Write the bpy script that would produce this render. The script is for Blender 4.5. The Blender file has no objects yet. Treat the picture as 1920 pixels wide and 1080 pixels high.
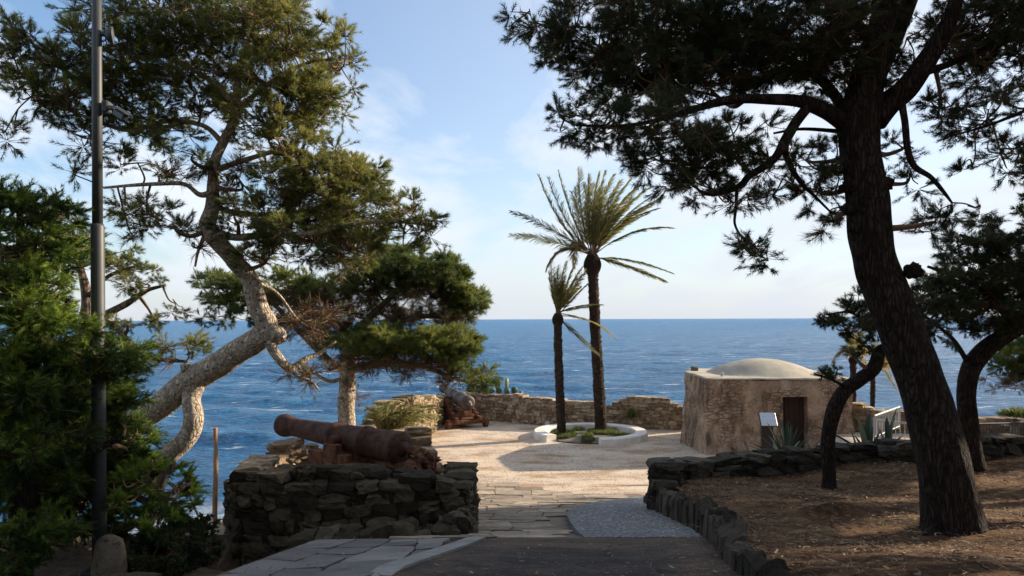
import bpy, math, random, time
import numpy as np
from mathutils import Vector, noise as mnoise

# ------------------------------------------------------------------ camera, sky, sun, exposure
scene = bpy.context.scene
COL = scene.collection
EYE = 4.3
F = 1400.0
ROLL = math.radians(0.2)
cam_d = bpy.data.cameras.new("camera")
cam = bpy.data.objects.new("camera", cam_d)
COL.objects.link(cam)
cam.location = (0, 0, EYE)
cam.rotation_euler = (math.radians(90), ROLL, 0)
cam_d.sensor_width = 36
cam_d.lens = 36 * F / 1920
cam_d.shift_y = 58 / 1920
cam_d.clip_start = 0.1
cam_d.clip_end = 60000
scene.camera = cam

SUN_EL, SUN_AZ = math.radians(19.5), math.radians(67)
sd = bpy.data.lights.new("sun", 'SUN')
sd.energy = 4.9
sd.angle = math.radians(0.5)
sd.color = (1.0, 0.85, 0.66)
sun = bpy.data.objects.new("sun", sd)
COL.objects.link(sun)
S = Vector((math.cos(SUN_EL) * math.sin(SUN_AZ), math.cos(SUN_EL) * math.cos(SUN_AZ), math.sin(SUN_EL)))
sun.rotation_euler = S.to_track_quat('Z', 'Y').to_euler()

world = bpy.data.worlds.new("World")
scene.world = world
world.use_nodes = True
nt = world.node_tree
nt.nodes.clear()
def N(nt, t, **kw):
    n = nt.nodes.new(t)
    for k, v in kw.items():
        setattr(n, k, v)
    return n
sky = N(nt, 'ShaderNodeTexSky', sky_type='NISHITA', sun_disc=False)
sky.sun_elevation = SUN_EL
sky.sun_rotation = SUN_AZ
sky.altitude = 10
sky.air_density = 1.0
sky.dust_density = 0.6
sky.ozone_density = 3.0
bg = N(nt, 'ShaderNodeBackground')
bg.inputs[1].default_value = 0.112
wo = N(nt, 'ShaderNodeOutputWorld')
tc = N(nt, 'ShaderNodeTexCoord')
sep = N(nt, 'ShaderNodeSeparateXYZ')
nt.links.new(tc.outputs['Generated'], sep.inputs[0])
def M(nt, op, a, b=None, clamp=False):
    n = N(nt, 'ShaderNodeMath', operation=op, use_clamp=clamp)
    for i, v in enumerate((a, b)):
        if v is None: continue
        if isinstance(v, (int, float)): n.inputs[i].default_value = v
        else: nt.links.new(v, n.inputs[i])
    return n.outputs[0]
den = M(nt, 'ADD', M(nt, 'MAXIMUM', sep.outputs[2], 0.0), 0.16)
cx = M(nt, 'DIVIDE', sep.outputs[0], den)
cy = M(nt, 'DIVIDE', sep.outputs[1], den)
comb = N(nt, 'ShaderNodeCombineXYZ')
nt.links.new(cx, comb.inputs[0]); nt.links.new(cy, comb.inputs[1])
mp = N(nt, 'ShaderNodeMapping')
mp.inputs['Rotation'].default_value = (0, 0, math.radians(55))
mp.inputs['Scale'].default_value = (0.9, 0.42, 1)
mp.inputs['Location'].default_value = (1.3, 0.4, 0)
nt.links.new(comb.outputs[0], mp.inputs[0])
n1 = N(nt, 'ShaderNodeTexNoise'); n1.inputs['Scale'].default_value = 1.9
n1.inputs['Detail'].default_value = 9; n1.inputs['Roughness'].default_value = 0.56; n1.inputs['Distortion'].default_value = 0.35
nt.links.new(mp.outputs[0], n1.inputs['Vector'])
cr = N(nt, 'ShaderNodeValToRGB')
cr.color_ramp.elements[0].position = 0.43; cr.color_ramp.elements[0].color = (0, 0, 0, 1)
cr.color_ramp.elements[1].position = 0.58; cr.color_ramp.elements[1].color = (1, 1, 1, 1)
nt.links.new(n1.outputs[0], cr.inputs[0])
cf = M(nt, 'MULTIPLY', cr.outputs[0], 0.85)
mx = N(nt, 'ShaderNodeMixRGB')
nt.links.new(cf, mx.inputs[0])
nt.links.new(sky.outputs[0], mx.inputs[1])
mx.inputs[2].default_value = (4.5, 4.7, 5.0, 1)
# thin bright veil low over the sea
hz = M(nt, 'POWER', 2.718, M(nt, 'MULTIPLY', M(nt, 'MAXIMUM', sep.outputs[2], 0.0), -9.0))
mh = N(nt, 'ShaderNodeMixRGB')
nt.links.new(M(nt, 'MULTIPLY', hz, 0.93), mh.inputs[0])
vs = N(nt, 'ShaderNodeVectorMath', operation='DOT_PRODUCT')
nt.links.new(tc.outputs['Generated'], vs.inputs[0]); vs.inputs[1].default_value = tuple(S)
veil = M(nt, 'MULTIPLY', M(nt, 'POWER', M(nt, 'MAXIMUM', vs.outputs['Value'], 0.0), 1.3), 0.85, True)
mv = N(nt, 'ShaderNodeMixRGB'); nt.links.new(veil, mv.inputs[0]); nt.links.new(mx.outputs[0], mv.inputs[1]); mv.inputs[2].default_value = (3.5, 3.7, 4.05, 1)
nt.links.new(mv.outputs[0], mh.inputs[1])
mh.inputs[2].default_value = (3.15, 3.4, 3.72, 1)
nt.links.new(mh.outputs[0], bg.inputs[0])
nt.links.new(bg.outputs[0], wo.inputs[0])

scene.view_settings.view_transform = 'Standard'
scene.view_settings.look = 'None'
scene.view_settings.exposure = 1.05
scene.view_settings.gamma = 1
scene.render.engine = 'CYCLES'
scene.cycles.max_bounces = 6
scene.cycles.diffuse_bounces = 3
scene.cycles.glossy_bounces = 2
scene.cycles.transmission_bounces = 3
scene.cycles.transparent_max_bounces = 4
scene.cycles.use_denoising = True

# ------------------------------------------------------------------ helpers
cR, sR = math.cos(ROLL), math.sin(ROLL)
def at(px, py, d):
    """world point seen at photo pixel (1920 wide) at depth d"""
    u, v = px - 960, 540 - py
    u2 = u * cR + v * sR
    v2 = -u * sR + v * cR
    return np.array((u2 * d / F, d, EYE + (v2 + 58) * d / F))

class MB:
    """collects geometry; builds ONE mesh object"""
    def __init__(s):
        s.v = []; s.f4 = []; s.f3 = []; s.t = []; s.n = 0; s.poly = []
    def add(s, v, q=None, t=None, tint=0.5):
        v = np.asarray(v, dtype=np.float64).reshape(-1, 3)
        s.v.append(v)
        if q is not None and len(q): s.f4.append(np.asarray(q, dtype=np.int64).reshape(-1, 4) + s.n)
        if t is not None and len(t): s.f3.append(np.asarray(t, dtype=np.int64).reshape(-1, 3) + s.n)
        s.t.append(np.full(len(v), tint) if np.isscalar(tint) else np.asarray(tint))
        s.n += len(v)
    def build(s, name, mat, parent=None, smooth=False, origin=None):
        V = np.concatenate(s.v)
        if parent is not None: V = V - np.array(ROOTLOC[parent.name])
        elif origin is not None: V = V - np.array(origin)
        q = np.concatenate(s.f4) if s.f4 else np.zeros((0, 4), int)
        t = np.concatenate(s.f3) if s.f3 else np.zeros((0, 3), int)
        me = bpy.data.meshes.new(name)
        me.vertices.add(len(V)); me.vertices.foreach_set('co', V.astype(np.float32).ravel())
        L = np.concatenate([q.ravel(), t.ravel()]).astype(np.int32)
        me.loops.add(len(L)); me.loops.foreach_set('vertex_index', L)
        nf = len(q) + len(t)
        me.polygons.add(nf)
        st = np.concatenate([np.arange(len(q)) * 4, len(q) * 4 + np.arange(len(t)) * 3]).astype(np.int32)
        me.polygons.foreach_set('loop_start', st)
        try:
            me.polygons.foreach_set('loop_total', np.concatenate([np.full(len(q), 4), np.full(len(t), 3)]).astype(np.int32))
        except Exception: pass
        me.polygons.foreach_set('use_smooth', np.full(nf, smooth))
        a = me.attributes.new('tint', 'FLOAT', 'POINT')
        a.data.foreach_set('value', np.concatenate(s.t).astype(np.float32))
        me.update(calc_edges=True)
        me.validate()
        me.materials.append(mat)
        o = bpy.data.objects.new(name, me)
        COL.objects.link(o)
        if parent is not None:
            o.parent = parent
            ROOTLOC[o.name] = ROOTLOC[parent.name]
        else:
            if origin is not None: o.location = origin
            ROOTLOC[o.name] = tuple(origin) if origin is not None else (0, 0, 0)
        return o

ROOTLOC = {}
def thing(name, label, cat, loc, group=None):
    o = bpy.data.objects.new(name, None)
    COL.objects.link(o)
    o.empty_display_size = 0.3
    o.location = tuple(float(c) for c in loc)
    ROOTLOC[o.name] = tuple(float(c) for c in loc)
    o['label'] = label; o['category'] = cat
    if group: o['group'] = group
    return o
def tag(o, label, cat, group=None, kind=None):
    o['label'] = label; o['category'] = cat
    if group: o['group'] = group
    if kind: o['kind'] = kind
    return o
def struct(o, label=None):
    o['kind'] = 'structure'
    if label: o['label'] = label
    return o

def unit(v):
    v = np.asarray(v, float)
    return v / np.maximum(np.linalg.norm(v, axis=-1, keepdims=True), 1e-9)

def box(mb, c, s, rz=0.0, tint=0.5, R=None, taper=1.0):
    x, y, z = s[0] / 2, s[1] / 2, s[2] / 2
    v = np.array([(-x, -y, -z), (x, -y, -z), (x, y, -z), (-x, y, -z), (-x * taper, -y * taper, z), (x * taper, -y * taper, z), (x * taper, y * taper, z), (-x * taper, y * taper, z)])
    if R is None:
        c_, s_ = math.cos(rz), math.sin(rz)
        R = np.array([(c_, -s_, 0), (s_, c_, 0), (0, 0, 1)])
    v = v @ np.asarray(R).T + np.asarray(c)
    mb.add(v, [(0, 3, 2, 1), (4, 5, 6, 7), (0, 1, 5, 4), (1, 2, 6, 5), (2, 3, 7, 6), (3, 0, 4, 7)], tint=tint)

def bbox(mb, c, s, rz=0.0, bev=0.02, tint=0.5, R=None):
    """box with chamfered edges"""
    x, y, z = s[0] / 2, s[1] / 2, s[2] / 2
    b = min(bev, x * .9, y * .9, z * .9)
    v = []
    for sz in (-1, 1):
        for (dx, dy, dz) in ((x - b, y - b, z), (x, y - b, z - b), (x - b, y, z - b)):
            for sx, sy in ((-1, -1), (1, -1), (1, 1), (-1, 1)):
                v.append((sx * dx, sy * dy, sz * dz))
    v = np.array(v)
    q, t = [], []
    for k, o in ((0, 0), (1, 12)):
        A = [o + i for i in range(4)]; B = [o + 4 + i for i in range(4)]; C_ = [o + 8 + i for i in range(4)]
        q.append(A if k else A[::-1])
        # edges: along x (y faces): between A and C at i,i+1 for (0,1),(2,3); along y: A and B for (1,2),(3,0)
        q += [(A[0], A[1], C_[1], C_[0]), (A[2], A[3], C_[3], C_[2]), (A[1], A[2], B[2], B[1]), (A[3], A[0], B[0], B[3])]
        for i in range(4): t.append((A[i], B[i], C_[i]))
    lo, hi = 0, 12
    for i in range(4):
        q.append((lo + 4 + i, lo + 8 + i, hi + 8 + i, hi + 4 + i))
    q += [(lo + 8, lo + 9, hi + 9, hi + 8), (lo + 10, lo + 11, hi + 11, hi + 10), (lo + 5, lo + 6, hi + 6, hi + 5), (lo + 7, lo + 4, hi + 4, hi + 7)]
    if R is None:
        c_, s_ = math.cos(rz), math.sin(rz)
        R = np.array([(c_, -s_, 0), (s_, c_, 0), (0, 0, 1)])
    mb.add(v @ np.asarray(R).T + np.asarray(c), q, t, tint=tint)

def frames(P):
    T = unit(np.gradient(P, axis=0))
    ref = np.array((0, 0, 1.0)) if abs(T[0][2]) < .9 else np.array((1.0, 0, 0))
    U = []
    u = unit(np.cross(T[0], ref))
    for t in T:
        u = unit(u - t * np.dot(u, t)); U.append(u)
    U = np.array(U)
    return T, U, np.cross(T, U)

def tube(mb, P, r, sides=8, cap=True, tint=0.5, rough=0.0, rs=3.0, tw=0.0):
    P = np.asarray(P, float); n = len(P)
    r = np.broadcast_to(np.asarray(r, float), (n,))
    T, U, V = frames(P)
    a = np.linspace(0, 2 * math.pi, sides, endpoint=False)
    ca, sa = np.cos(a), np.sin(a)
    rr = np.repeat(r[:, None], sides, 1)
    if rough > 0:
        off = random.random() * 50
        for i in range(n):
            for j in range(sides):
                q = P[i] + (U[i] * ca[j] + V[i] * sa[j]) * r[i]
                w = mnoise.noise(Vector((q[0] * rs + off, q[1] * rs, q[2] * rs * .6)))
                w += .5 * mnoise.noise(Vector((q[0] * rs * 3 + off, q[1] * rs * 3, q[2] * rs * 1.6)))
                rr[i, j] *= 1 + rough * w
    X = P[:, None, :] + rr[:, :, None] * (ca[None, :, None] * U[:, None, :] + sa[None, :, None] * V[:, None, :])
    v = X.reshape(-1, 3)
    i = np.arange(n - 1)[:, None]; j = np.arange(sides)[None, :]; k = (j + 1) % sides
    q = np.stack([i * sides + j, i * sides + k, (i + 1) * sides + k, (i + 1) * sides + j], -1).reshape(-1, 4)
    t = []
    if cap:
        v = np.concatenate([v, P[:1], P[-1:]])
        m = n * sides
        t = [(m, (jj + 1) % sides, jj) for jj in range(sides)] + [(m + 1, (n - 1) * sides + jj, (n - 1) * sides + (jj + 1) % sides) for jj in range(sides)]
    mb.add(v, q, t, tint=tint)

def twigs(mb, A, B, r0, r1, sag=0.0, tint=0.5):
    """many thin three-sided twigs, vectorised"""
    A = np.asarray(A); B = np.asarray(B); m = len(A)
    if m == 0: return
    Mid = (A + B) / 2; Mid[:, 2] += sag
    T = unit(B - A)
    ref = np.where(np.abs(T[:, 2:3]) < .9, np.array([[0, 0, 1.0]]), np.array([[1.0, 0, 0]]))
    U = unit(np.cross(T, ref)); W = np.cross(T, U)
    rings = []
    for P, r in ((A, r0), (Mid, (r0 + r1) / 2), (B, r1)):
        for k in range(3):
            a = 2 * math.pi * k / 3
            rings.append(P + r * (math.cos(a) * U + math.sin(a) * W))
    v = np.stack(rings, 1)
    base = (np.arange(m) * 9)[:, None, None]
    pat = []
    for s_ in range(2):
        for k in range(3):
            kk = (k + 1) % 3
            pat.append((s_ * 3 + k, s_ * 3 + kk, s_ * 3 + 3 + kk, s_ * 3 + 3 + k))
    q = (base + np.array(pat)[None]).reshape(-1, 4)
    mb.add(v.reshape(-1, 3), q, tint=tint)

def needles(mb, C, D, n, L, w, ang, rng, tint, droop=0.0):
    """n thin triangles round every tuft centre C with axis D"""
    m = len(C)
    if m == 0: return
    g = rng.normal(size=(m, n, 3))
    D = D[:, None, :]
    perp = unit(g - D * np.sum(g * D, -1, keepdims=True))
    a = ang * rng.uniform(.45, 1.25, (m, n, 1))
    d = unit(D * np.cos(a) + perp * np.sin(a))
    ln = L * rng.uniform(.7, 1.2, (m, n, 1))
    base = C[:, None, :] - D * L * rng.uniform(0, .8, (m, n, 1))
    side = unit(np.cross(d, rng.normal(size=(m, n, 3)))) * w / 2
    tip = base + d * ln
    tip[..., 2] -= droop * L
    v = np.stack([base - side, base + side, tip], 2).reshape(-1, 3)
    t = np.arange(len(v)).reshape(-1, 3)
    mb.add(v, t=t, tint=np.repeat(tint, n * 3))

def catmull(P, k=6):
    P = np.asarray(P, float)
    Q = np.vstack([2 * P[0] - P[1], P, 2 * P[-1] - P[-2]])
    out = []
    for i in range(1, len(Q) - 2):
        for s in range(k):
            t = s / k
            out.append(.5 * ((2 * Q[i]) + (-Q[i - 1] + Q[i + 1]) * t + (2 * Q[i - 1] - 5 * Q[i] + 4 * Q[i + 1] - Q[i + 2]) * t * t + (-Q[i - 1] + 3 * Q[i] - 3 * Q[i + 1] + Q[i + 2]) * t ** 3))
    out.append(Q[-2])
    return np.array(out)

def lathe(mb, P0, axis, prof, sides=28, tint=0.5, rough=0.0):
    """prof: list of (distance along axis, radius)"""
    axis = unit(axis)
    P = np.array([np.asarray(P0) + axis * a for a, _ in prof])
    ref = np.array((0, 0, 1.0))
    U = unit(np.cross(axis, ref)); V = np.cross(axis, U)
    a = np.linspace(0, 2 * math.pi, sides, endpoint=False)
    v = []
    for p, (_, r) in zip(P, prof):
        for x in a:
            q = p + max(r, .001) * (math.cos(x) * U + math.sin(x) * V)
            if rough: q = q + (q - p) * rough * mnoise.noise(Vector(q * 9))
            v.append(q)
    n = len(prof)
    i = np.arange(n - 1)[:, None]; j = np.arange(sides)[None, :]; k = (j + 1) % sides
    q = np.stack([i * sides + j, i * sides + k, (i + 1) * sides + k, (i + 1) * sides + j], -1).reshape(-1, 4)
    mb.add(v, q, tint=tint)

# ------------------------------------------------------------------ stones
def cube_grid(n):
    idx = {}; v = []; q = []
    def vid(p):
        if p not in idx:
            idx[p] = len(v); v.append([c / n * 2 - 1 for c in p])
        return idx[p]
    for ax in range(3):
        for s in (0, n):
            for i in range(n):
                for j in range(n):
                    f = []
                    for (a, b) in ((i, j), (i + 1, j), (i + 1, j + 1), (i, j + 1)):
                        p = [0, 0, 0]; p[ax] = s; p[(ax + 1) % 3] = a; p[(ax + 2) % 3] = b
                        f.append(vid(tuple(p)))
                    q.append(f if s else f[::-1])
    return np.array(v), np.array(q)
GR = {n: cube_grid(n) for n in (2, 3, 4, 6)}
def stone(mb, c, s, R, rng, n=3, rnd=0.25, jit=0.10, tint=None):
    v, q = GR[n]
    v = v.copy()
    L = np.linalg.norm(v, axis=1, keepdims=True)
    k = (1 - rnd) + rnd * (1.15 / L)
    v = v * k
    # bulging, skewed corners
    A = rng.normal(size=(3, 3)) * 0.07; v = v + (v[:, [1, 2, 0]] * v[:, [2, 0, 1]]) @ A
    w = rng.normal(size=(4, 3)) * 2.2; ph = rng.uniform(0, 6.3, (4, 3)); am = rng.normal(size=(4, 3)) * jit * .6
    for i in range(4):
        v = v + np.sin(v @ w[i][:, None] + ph[i]) * am[i]
    v += rng.normal(size=v.shape) * jit * .28
    v = v * (np.asarray(s) / 2)
    v = v @ np.asarray(R).T + np.asarray(c)
    mb.add(v, q, tint=rng.uniform(0, 1) if tint is None else tint)

def Rz(a):
    c_, s_ = math.cos(a), math.sin(a)
    return np.array([(c_, -s_, 0), (s_, c_, 0), (0, 0, 1)])

def stone_wall(mb, pts, th, ch, sl, rng, n=3, core=True, rag=0.06, jit=.1, rnd=.25, two=False):
    """pts: (x,y,zbase,ztop). Courses of irregular stones laid along the polyline."""
    pts = np.asarray(pts, float)
    seg = np.linalg.norm(np.diff(pts[:, :2], axis=0), axis=1)
    S_ = np.concatenate([[0], np.cumsum(seg)])
    def P(s): return np.array([np.interp(s, S_, pts[:, k]) for k in range(4)])
    zb = pts[:, 2].min(); zt = pts[:, 3].max()
    z = zb; ci = 0
    while z < zt + ch:
        h = ch * rng.uniform(.75, 1.3)
        s = -rng.uniform(0, sl)
        while s < S_[-1]:
            l = sl * rng.uniform(.55, 1.6)
            m = min(max(s + l / 2, 0), S_[-1])
            p = P(m)
            top = p[3] + rng.uniform(-rag, rag) + .05 * math.sin(m * 2.3)
            lo = max(z, p[2] - .1)
            hi = z + h
            if hi > top and hi - top < h * .6: hi = top + rng.uniform(-.02, .03)
            if lo < hi - .03 and hi <= top + .05 and s + l > 0:
                e0, e1 = max(s, -.05), min(s + l, S_[-1] + .05)
                a0, a1 = P(max(e0, 0)), P(min(e1, S_[-1]))
                d = P(min(m + .15, S_[-1])) - P(max(m - .15, 0))
                ang = math.atan2(d[1], d[0])
                W = th * rng.uniform(.94, 1.08)
                c = np.array(((a0[0] + a1[0]) / 2, (a0[1] + a1[1]) / 2, (lo + hi) / 2))
                c[2] += rng.uniform(-.01, .01)
                tl = rng.normal() * .03
                ct, st_ = math.cos(tl), math.sin(tl)
                R = Rz(ang + rng.normal() * .02) @ np.array([(ct, 0, -st_), (0, 1, 0), (st_, 0, ct)])
                g = 1.02
                stone(mb, c, ((e1 - e0) * g, W, (hi - lo) * g), R, rng, n, rnd, jit)
            s += l
        z += h; ci += 1
    if core:
        V = []; Q = []
        m = 40
        for i, s in enumerate(np.linspace(0.08, S_[-1] - .08, m)):
            p = P(s); d = P(min(s + .1, S_[-1])) - P(max(s - .1, 0)); t = unit(np.array([d[0], d[1], 0])); nrm = np.array([-t[1], t[0], 0]) * th * .4
            top = p[3] - ch * .75
            for sg, zz in ((-1, p[2] - .3), (-1, top), (1, top), (1, p[2] - .3)):
                V.append((p[0] + nrm[0] * sg, p[1] + nrm[1] * sg, zz))
        for i in range(m - 1):
            for k in range(4):
                a = i * 4 + k; b = i * 4 + (k + 1) % 4
                Q.append((a, b, b + 4, a + 4))
        Q.append((0, 1, 2, 3)); Q.append(tuple((m - 1) * 4 + k for k in (3, 2, 1, 0)))
        mb.add(V, Q, tint=.15)

# ------------------------------------------------------------------ materials
def ramp(nt, stops, fac):
    r = N(nt, 'ShaderNodeValToRGB')
    e = r.color_ramp.elements
    while len(e) < len(stops): e.new(.5)
    for el, (p, c) in zip(e, stops):
        el.position = p; el.color = (*c, 1) if len(c) == 3 else c
    if fac is not None: nt.links.new(fac, r.inputs[0])
    return r.outputs[0]
def coords(nt, scale=(1, 1, 1), rot=(0, 0, 0), kind='Object'):
    t = N(nt, 'ShaderNodeTexCoord'); m = N(nt, 'ShaderNodeMapping')
    m.inputs['Scale'].default_value = scale; m.inputs['Rotation'].default_value = rot
    nt.links.new(t.outputs[kind], m.inputs[0])
    return m.outputs[0]
def noise_(nt, vec, scale, detail=6, rough=.6, dist=0.0):
    n = N(nt, 'ShaderNodeTexNoise')
    n.inputs['Scale'].default_value = scale; n.inputs['Detail'].default_value = detail
    n.inputs['Roughness'].default_value = rough; n.inputs['Distortion'].default_value = dist
    nt.links.new(vec, n.inputs['Vector'])
    return n.outputs[0]
def voro(nt, vec, scale, feature='F1', out=0, rnd=1.0):
    n = N(nt, 'ShaderNodeTexVoronoi', feature=feature)
    n.inputs['Scale'].default_value = scale
    n.inputs['Randomness'].default_value = rnd
    nt.links.new(vec, n.inputs['Vector'])
    return n.outputs[out]
def mixc(nt, fac, a, b, mode='MIX'):
    m = N(nt, 'ShaderNodeMixRGB', blend_type=mode)
    for i, v in enumerate((fac, a, b)):
        if isinstance(v, (int, float)): m.inputs[i].default_value = v
        elif isinstance(v, tuple): m.inputs[i].default_value = (*v, 1)
        else: nt.links.new(v, m.inputs[i])
    return m.outputs[0]
def attr(nt, name='tint'):
    a = N(nt, 'ShaderNodeAttribute', attribute_name=name)
    return a.outputs['Fac']
def newmat(name):
    m = bpy.data.materials.new(name); m.use_nodes = True
    nt = m.node_tree; nt.nodes.clear()
    out = N(nt, 'ShaderNodeOutputMaterial'); b = N(nt, 'ShaderNodeBsdfPrincipled')
    nt.links.new(b.outputs[0], out.inputs[0])
    return m, nt, b, out
def fin(nt, b, col, rough=.9, bump=None, bstr=.4, bdist=.02, spec=.3, metal=0.0):
    if isinstance(col, tuple): b.inputs['Base Color'].default_value = (*col, 1)
    else: nt.links.new(col, b.inputs['Base Color'])
    if isinstance(rough, (int, float)): b.inputs['Roughness'].default_value = rough
    else: nt.links.new(rough, b.inputs['Roughness'])
    b.inputs['Specular IOR Level'].default_value = spec
    b.inputs['Metallic'].default_value = metal
    if bump is not None:
        bn = N(nt, 'ShaderNodeBump'); bn.inputs['Strength'].default_value = bstr; bn.inputs['Distance'].default_value = bdist
        nt.links.new(bump, bn.inputs['Height']); nt.links.new(bn.outputs[0], b.inputs['Normal'])

def m_stone(name, c0, c1, c2, moss=0.0, spotc=None):
    m, nt, b, _ = newmat(name)
    v = coords(nt)
    n = noise_(nt, v, 7, 8, .65)
    base = ramp(nt, [(.25, c0), (.5, c1), (.75, c2)], attr(nt))
    c = mixc(nt, .75, base, ramp(nt, [(.3, (.42, .42, .42)), (.7, (1.35, 1.3, 1.2))], n), 'MULTIPLY')
    n2 = noise_(nt, v, 26, 5, .7)
    c = mixc(nt, ramp(nt, [(.6, (0, 0, 0)), (.72, (.55, .55, .55))], n2), c, tuple(x * 1.7 for x in c2))
    if moss:
        c = mixc(nt, M(nt, 'MULTIPLY', ramp(nt, [(.5, (0, 0, 0)), (.62, (1, 1, 1))], noise_(nt, v, 3.3, 6)), moss), c, (.075, .08, .03))
    h = M(nt, 'ADD', M(nt, 'MULTIPLY', noise_(nt, v, 7, 12, .7, .5), 1.6), M(nt, 'MULTIPLY', noise_(nt, v, 45, 5, .7), .35))
    c = mixc(nt, ramp(nt, [(.57, (0, 0, 0)), (.64, (.7, .7, .7))], noise_(nt, v, 9, 8, .7, .5)), c, tuple(x * .35 for x in c0))
    fin(nt, b, c, .95, h, 1.0, .06, .2)
    return m
MAT = {}
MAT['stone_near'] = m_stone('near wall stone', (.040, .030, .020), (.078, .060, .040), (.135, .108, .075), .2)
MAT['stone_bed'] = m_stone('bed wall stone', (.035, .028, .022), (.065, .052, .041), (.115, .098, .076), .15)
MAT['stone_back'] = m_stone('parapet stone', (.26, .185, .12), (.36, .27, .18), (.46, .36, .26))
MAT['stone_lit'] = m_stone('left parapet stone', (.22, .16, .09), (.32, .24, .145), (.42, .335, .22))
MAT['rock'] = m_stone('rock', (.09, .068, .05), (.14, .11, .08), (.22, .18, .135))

def m_ground():
    m, nt, b, _ = newmat('gravel ground')
    v = coords(nt)
    peb = voro(nt, v, 42, 'F1', 1)
    s = N(nt, 'ShaderNodeSeparateColor'); nt.links.new(peb, s.inputs[0])
    c = ramp(nt, [(0, (.17, .135, .11)), (.35, (.43, .34, .26)), (.7, (.58, .48, .38)), (1, (.74, .65, .55))], s.outputs[0])
    big = noise_(nt, coords(nt, (.8, 1.1, 1)), .9, 7, .65, .3)
    # trodden pale dust left, darker earth streaks
    c = mixc(nt, ramp(nt, [(.42, (0, 0, 0)), (.58, (.75, .75, .75))], big), c, (.66, .54, .41))
    br = noise_(nt, coords(nt, (.6, 1.3, 1), (0, 0, .1)), 1.0, 8, .68, .3)
    c = mixc(nt, ramp(nt, [(.50, (0, 0, 0)), (.62, (.8, .8, .8))], br), c, (.33, .20, .105))
    c = mixc(nt, .5, c, ramp(nt, [(.3, (.6, .6, .6)), (.7, (1.25, 1.22, 1.2))], noise_(nt, v, 60, 4, .7)), 'MULTIPLY')
    # the bare bank, away from the fort, is earth and rock
    geo = N(nt, 'ShaderNodeNewGeometry'); sp = N(nt, 'ShaderNodeSeparateXYZ'); nt.links.new(geo.outputs['Normal'], sp.inputs[0])
    earth = ramp(nt, [(.3, (.04, .028, .018)), (.5, (.10, .07, .045)), (.72, (.20, .15, .10))], noise_(nt, v, 5, 9, .7))
    t = attr(nt)
    c = mixc(nt, t, c, earth)
    fin(nt, b, c, .95, M(nt, 'ADD', voro(nt, v, 42), noise_(nt, v, 12, 6)), .45, .012, .15)
    return m
MAT['ground'] = m_ground()

def m_bed():
    m, nt, b, _ = newmat('pine needle litter')
    v = coords(nt)
    n = noise_(nt, v, 1.6, 8, .7, .4)
    c = ramp(nt, [(.32, (.035, .018, .010)), (.46, (.095, .05, .026)), (.6, (.21, .13, .07)), (.76, (.40, .28, .17))], n)
    f = noise_(nt, coords(nt, (1, 3, 1), (0, 0, .6)), 34, 6, .8, 1.5)
    f2 = noise_(nt, coords(nt, (3, 1, 1), (0, 0, .2)), 40, 6, .8, 1.5)
    c = mixc(nt, .8, c, ramp(nt, [(.35, (.45, .42, .4)), (.65, (1.6, 1.45, 1.25))], f), 'MULTIPLY')
    c = mixc(nt, ramp(nt, [(.62, (0, 0, 0)), (.7, (.6, .6, .6))], f2), c, (.36, .24, .14))
    c = mixc(nt, ramp(nt, [(.58, (0, 0, 0)), (.7, (.5, .5, .5))], noise_(nt, v, .7, 5, .6)), c, (.16, .15, .06))
    fin(nt, b, c, .95, M(nt, 'ADD', f, M(nt, 'MULTIPLY', noise_(nt, v, 5, 6), 1.5)), .9, .035, .1)
    return m
MAT['bed'] = m_bed()

def m_simple(name, c0, c1, scale=6, rough=.8, bscale=30, bstr=.3, bdist=.01, spec=.3, metal=0, lo=.35, hi=.65, tintmul=False, stretch=(1, 1, 1)):
    m, nt, b, _ = newmat(name)
    v = coords(nt, stretch)
    c = ramp(nt, [(lo, c0), (hi, c1)], noise_(nt, v, scale, 8, .65))
    if tintmul: c = mixc(nt, 1.0, c, ramp(nt, [(0, (.6, .6, .6)), (1, (1.35, 1.32, 1.28))], attr(nt)), 'MULTIPLY')
    fin(nt, b, c, rough, noise_(nt, v, bscale, 6, .7), bstr, bdist, spec, metal)
    return m
def m_asphalt():
    m, nt, b, _ = newmat('asphalt')
    v = coords(nt)
    c = ramp(nt, [(.35, (.020, .017, .017)), (.65, (.055, .043, .037))], noise_(nt, v, 2.4, 9, .7))
    c = mixc(nt, ramp(nt, [(.46, (0, 0, 0)), (.62, (.85, .85, .85))], noise_(nt, coords(nt, (1, .7, 1)), .9, 8, .68, .5)), c, (.13, .088, .06))
    g = N(nt, 'ShaderNodeVectorMath', operation='MULTIPLY_ADD'); q = N(nt, 'ShaderNodeTexNoise'); q.inputs['Scale'].default_value = 3; q.inputs['Detail'].default_value = 6
    nt.links.new(v, q.inputs['Vector']); nt.links.new(q.outputs[1], g.inputs[0]); g.inputs[1].default_value = (.6, .6, .6); nt.links.new(v, g.inputs[2])
    ck = voro(nt, g.outputs[0], .75, 'DISTANCE_TO_EDGE')
    c = mixc(nt, ramp(nt, [(.0, (.85, .85, .85)), (.014, (0, 0, 0))], ck), c, (.012, .01, .009))
    st = voro(nt, v, 85, 'F1', 1); sc_ = N(nt, 'ShaderNodeSeparateColor'); nt.links.new(st, sc_.inputs[0])
    c = mixc(nt, .55, c, ramp(nt, [(.2, (.6, .6, .6)), (.8, (1.2, 1.2, 1.2)), (.97, (2.6, 2.4, 2.2))], sc_.outputs[0]), 'MULTIPLY')
    fin(nt, b, c, .88, M(nt, 'ADD', voro(nt, v, 85), M(nt, 'MULTIPLY', M(nt, 'MINIMUM', ck, .02), 40)), .8, .012, .25)
    return m
MAT['asphalt'] = m_asphalt()
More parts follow.
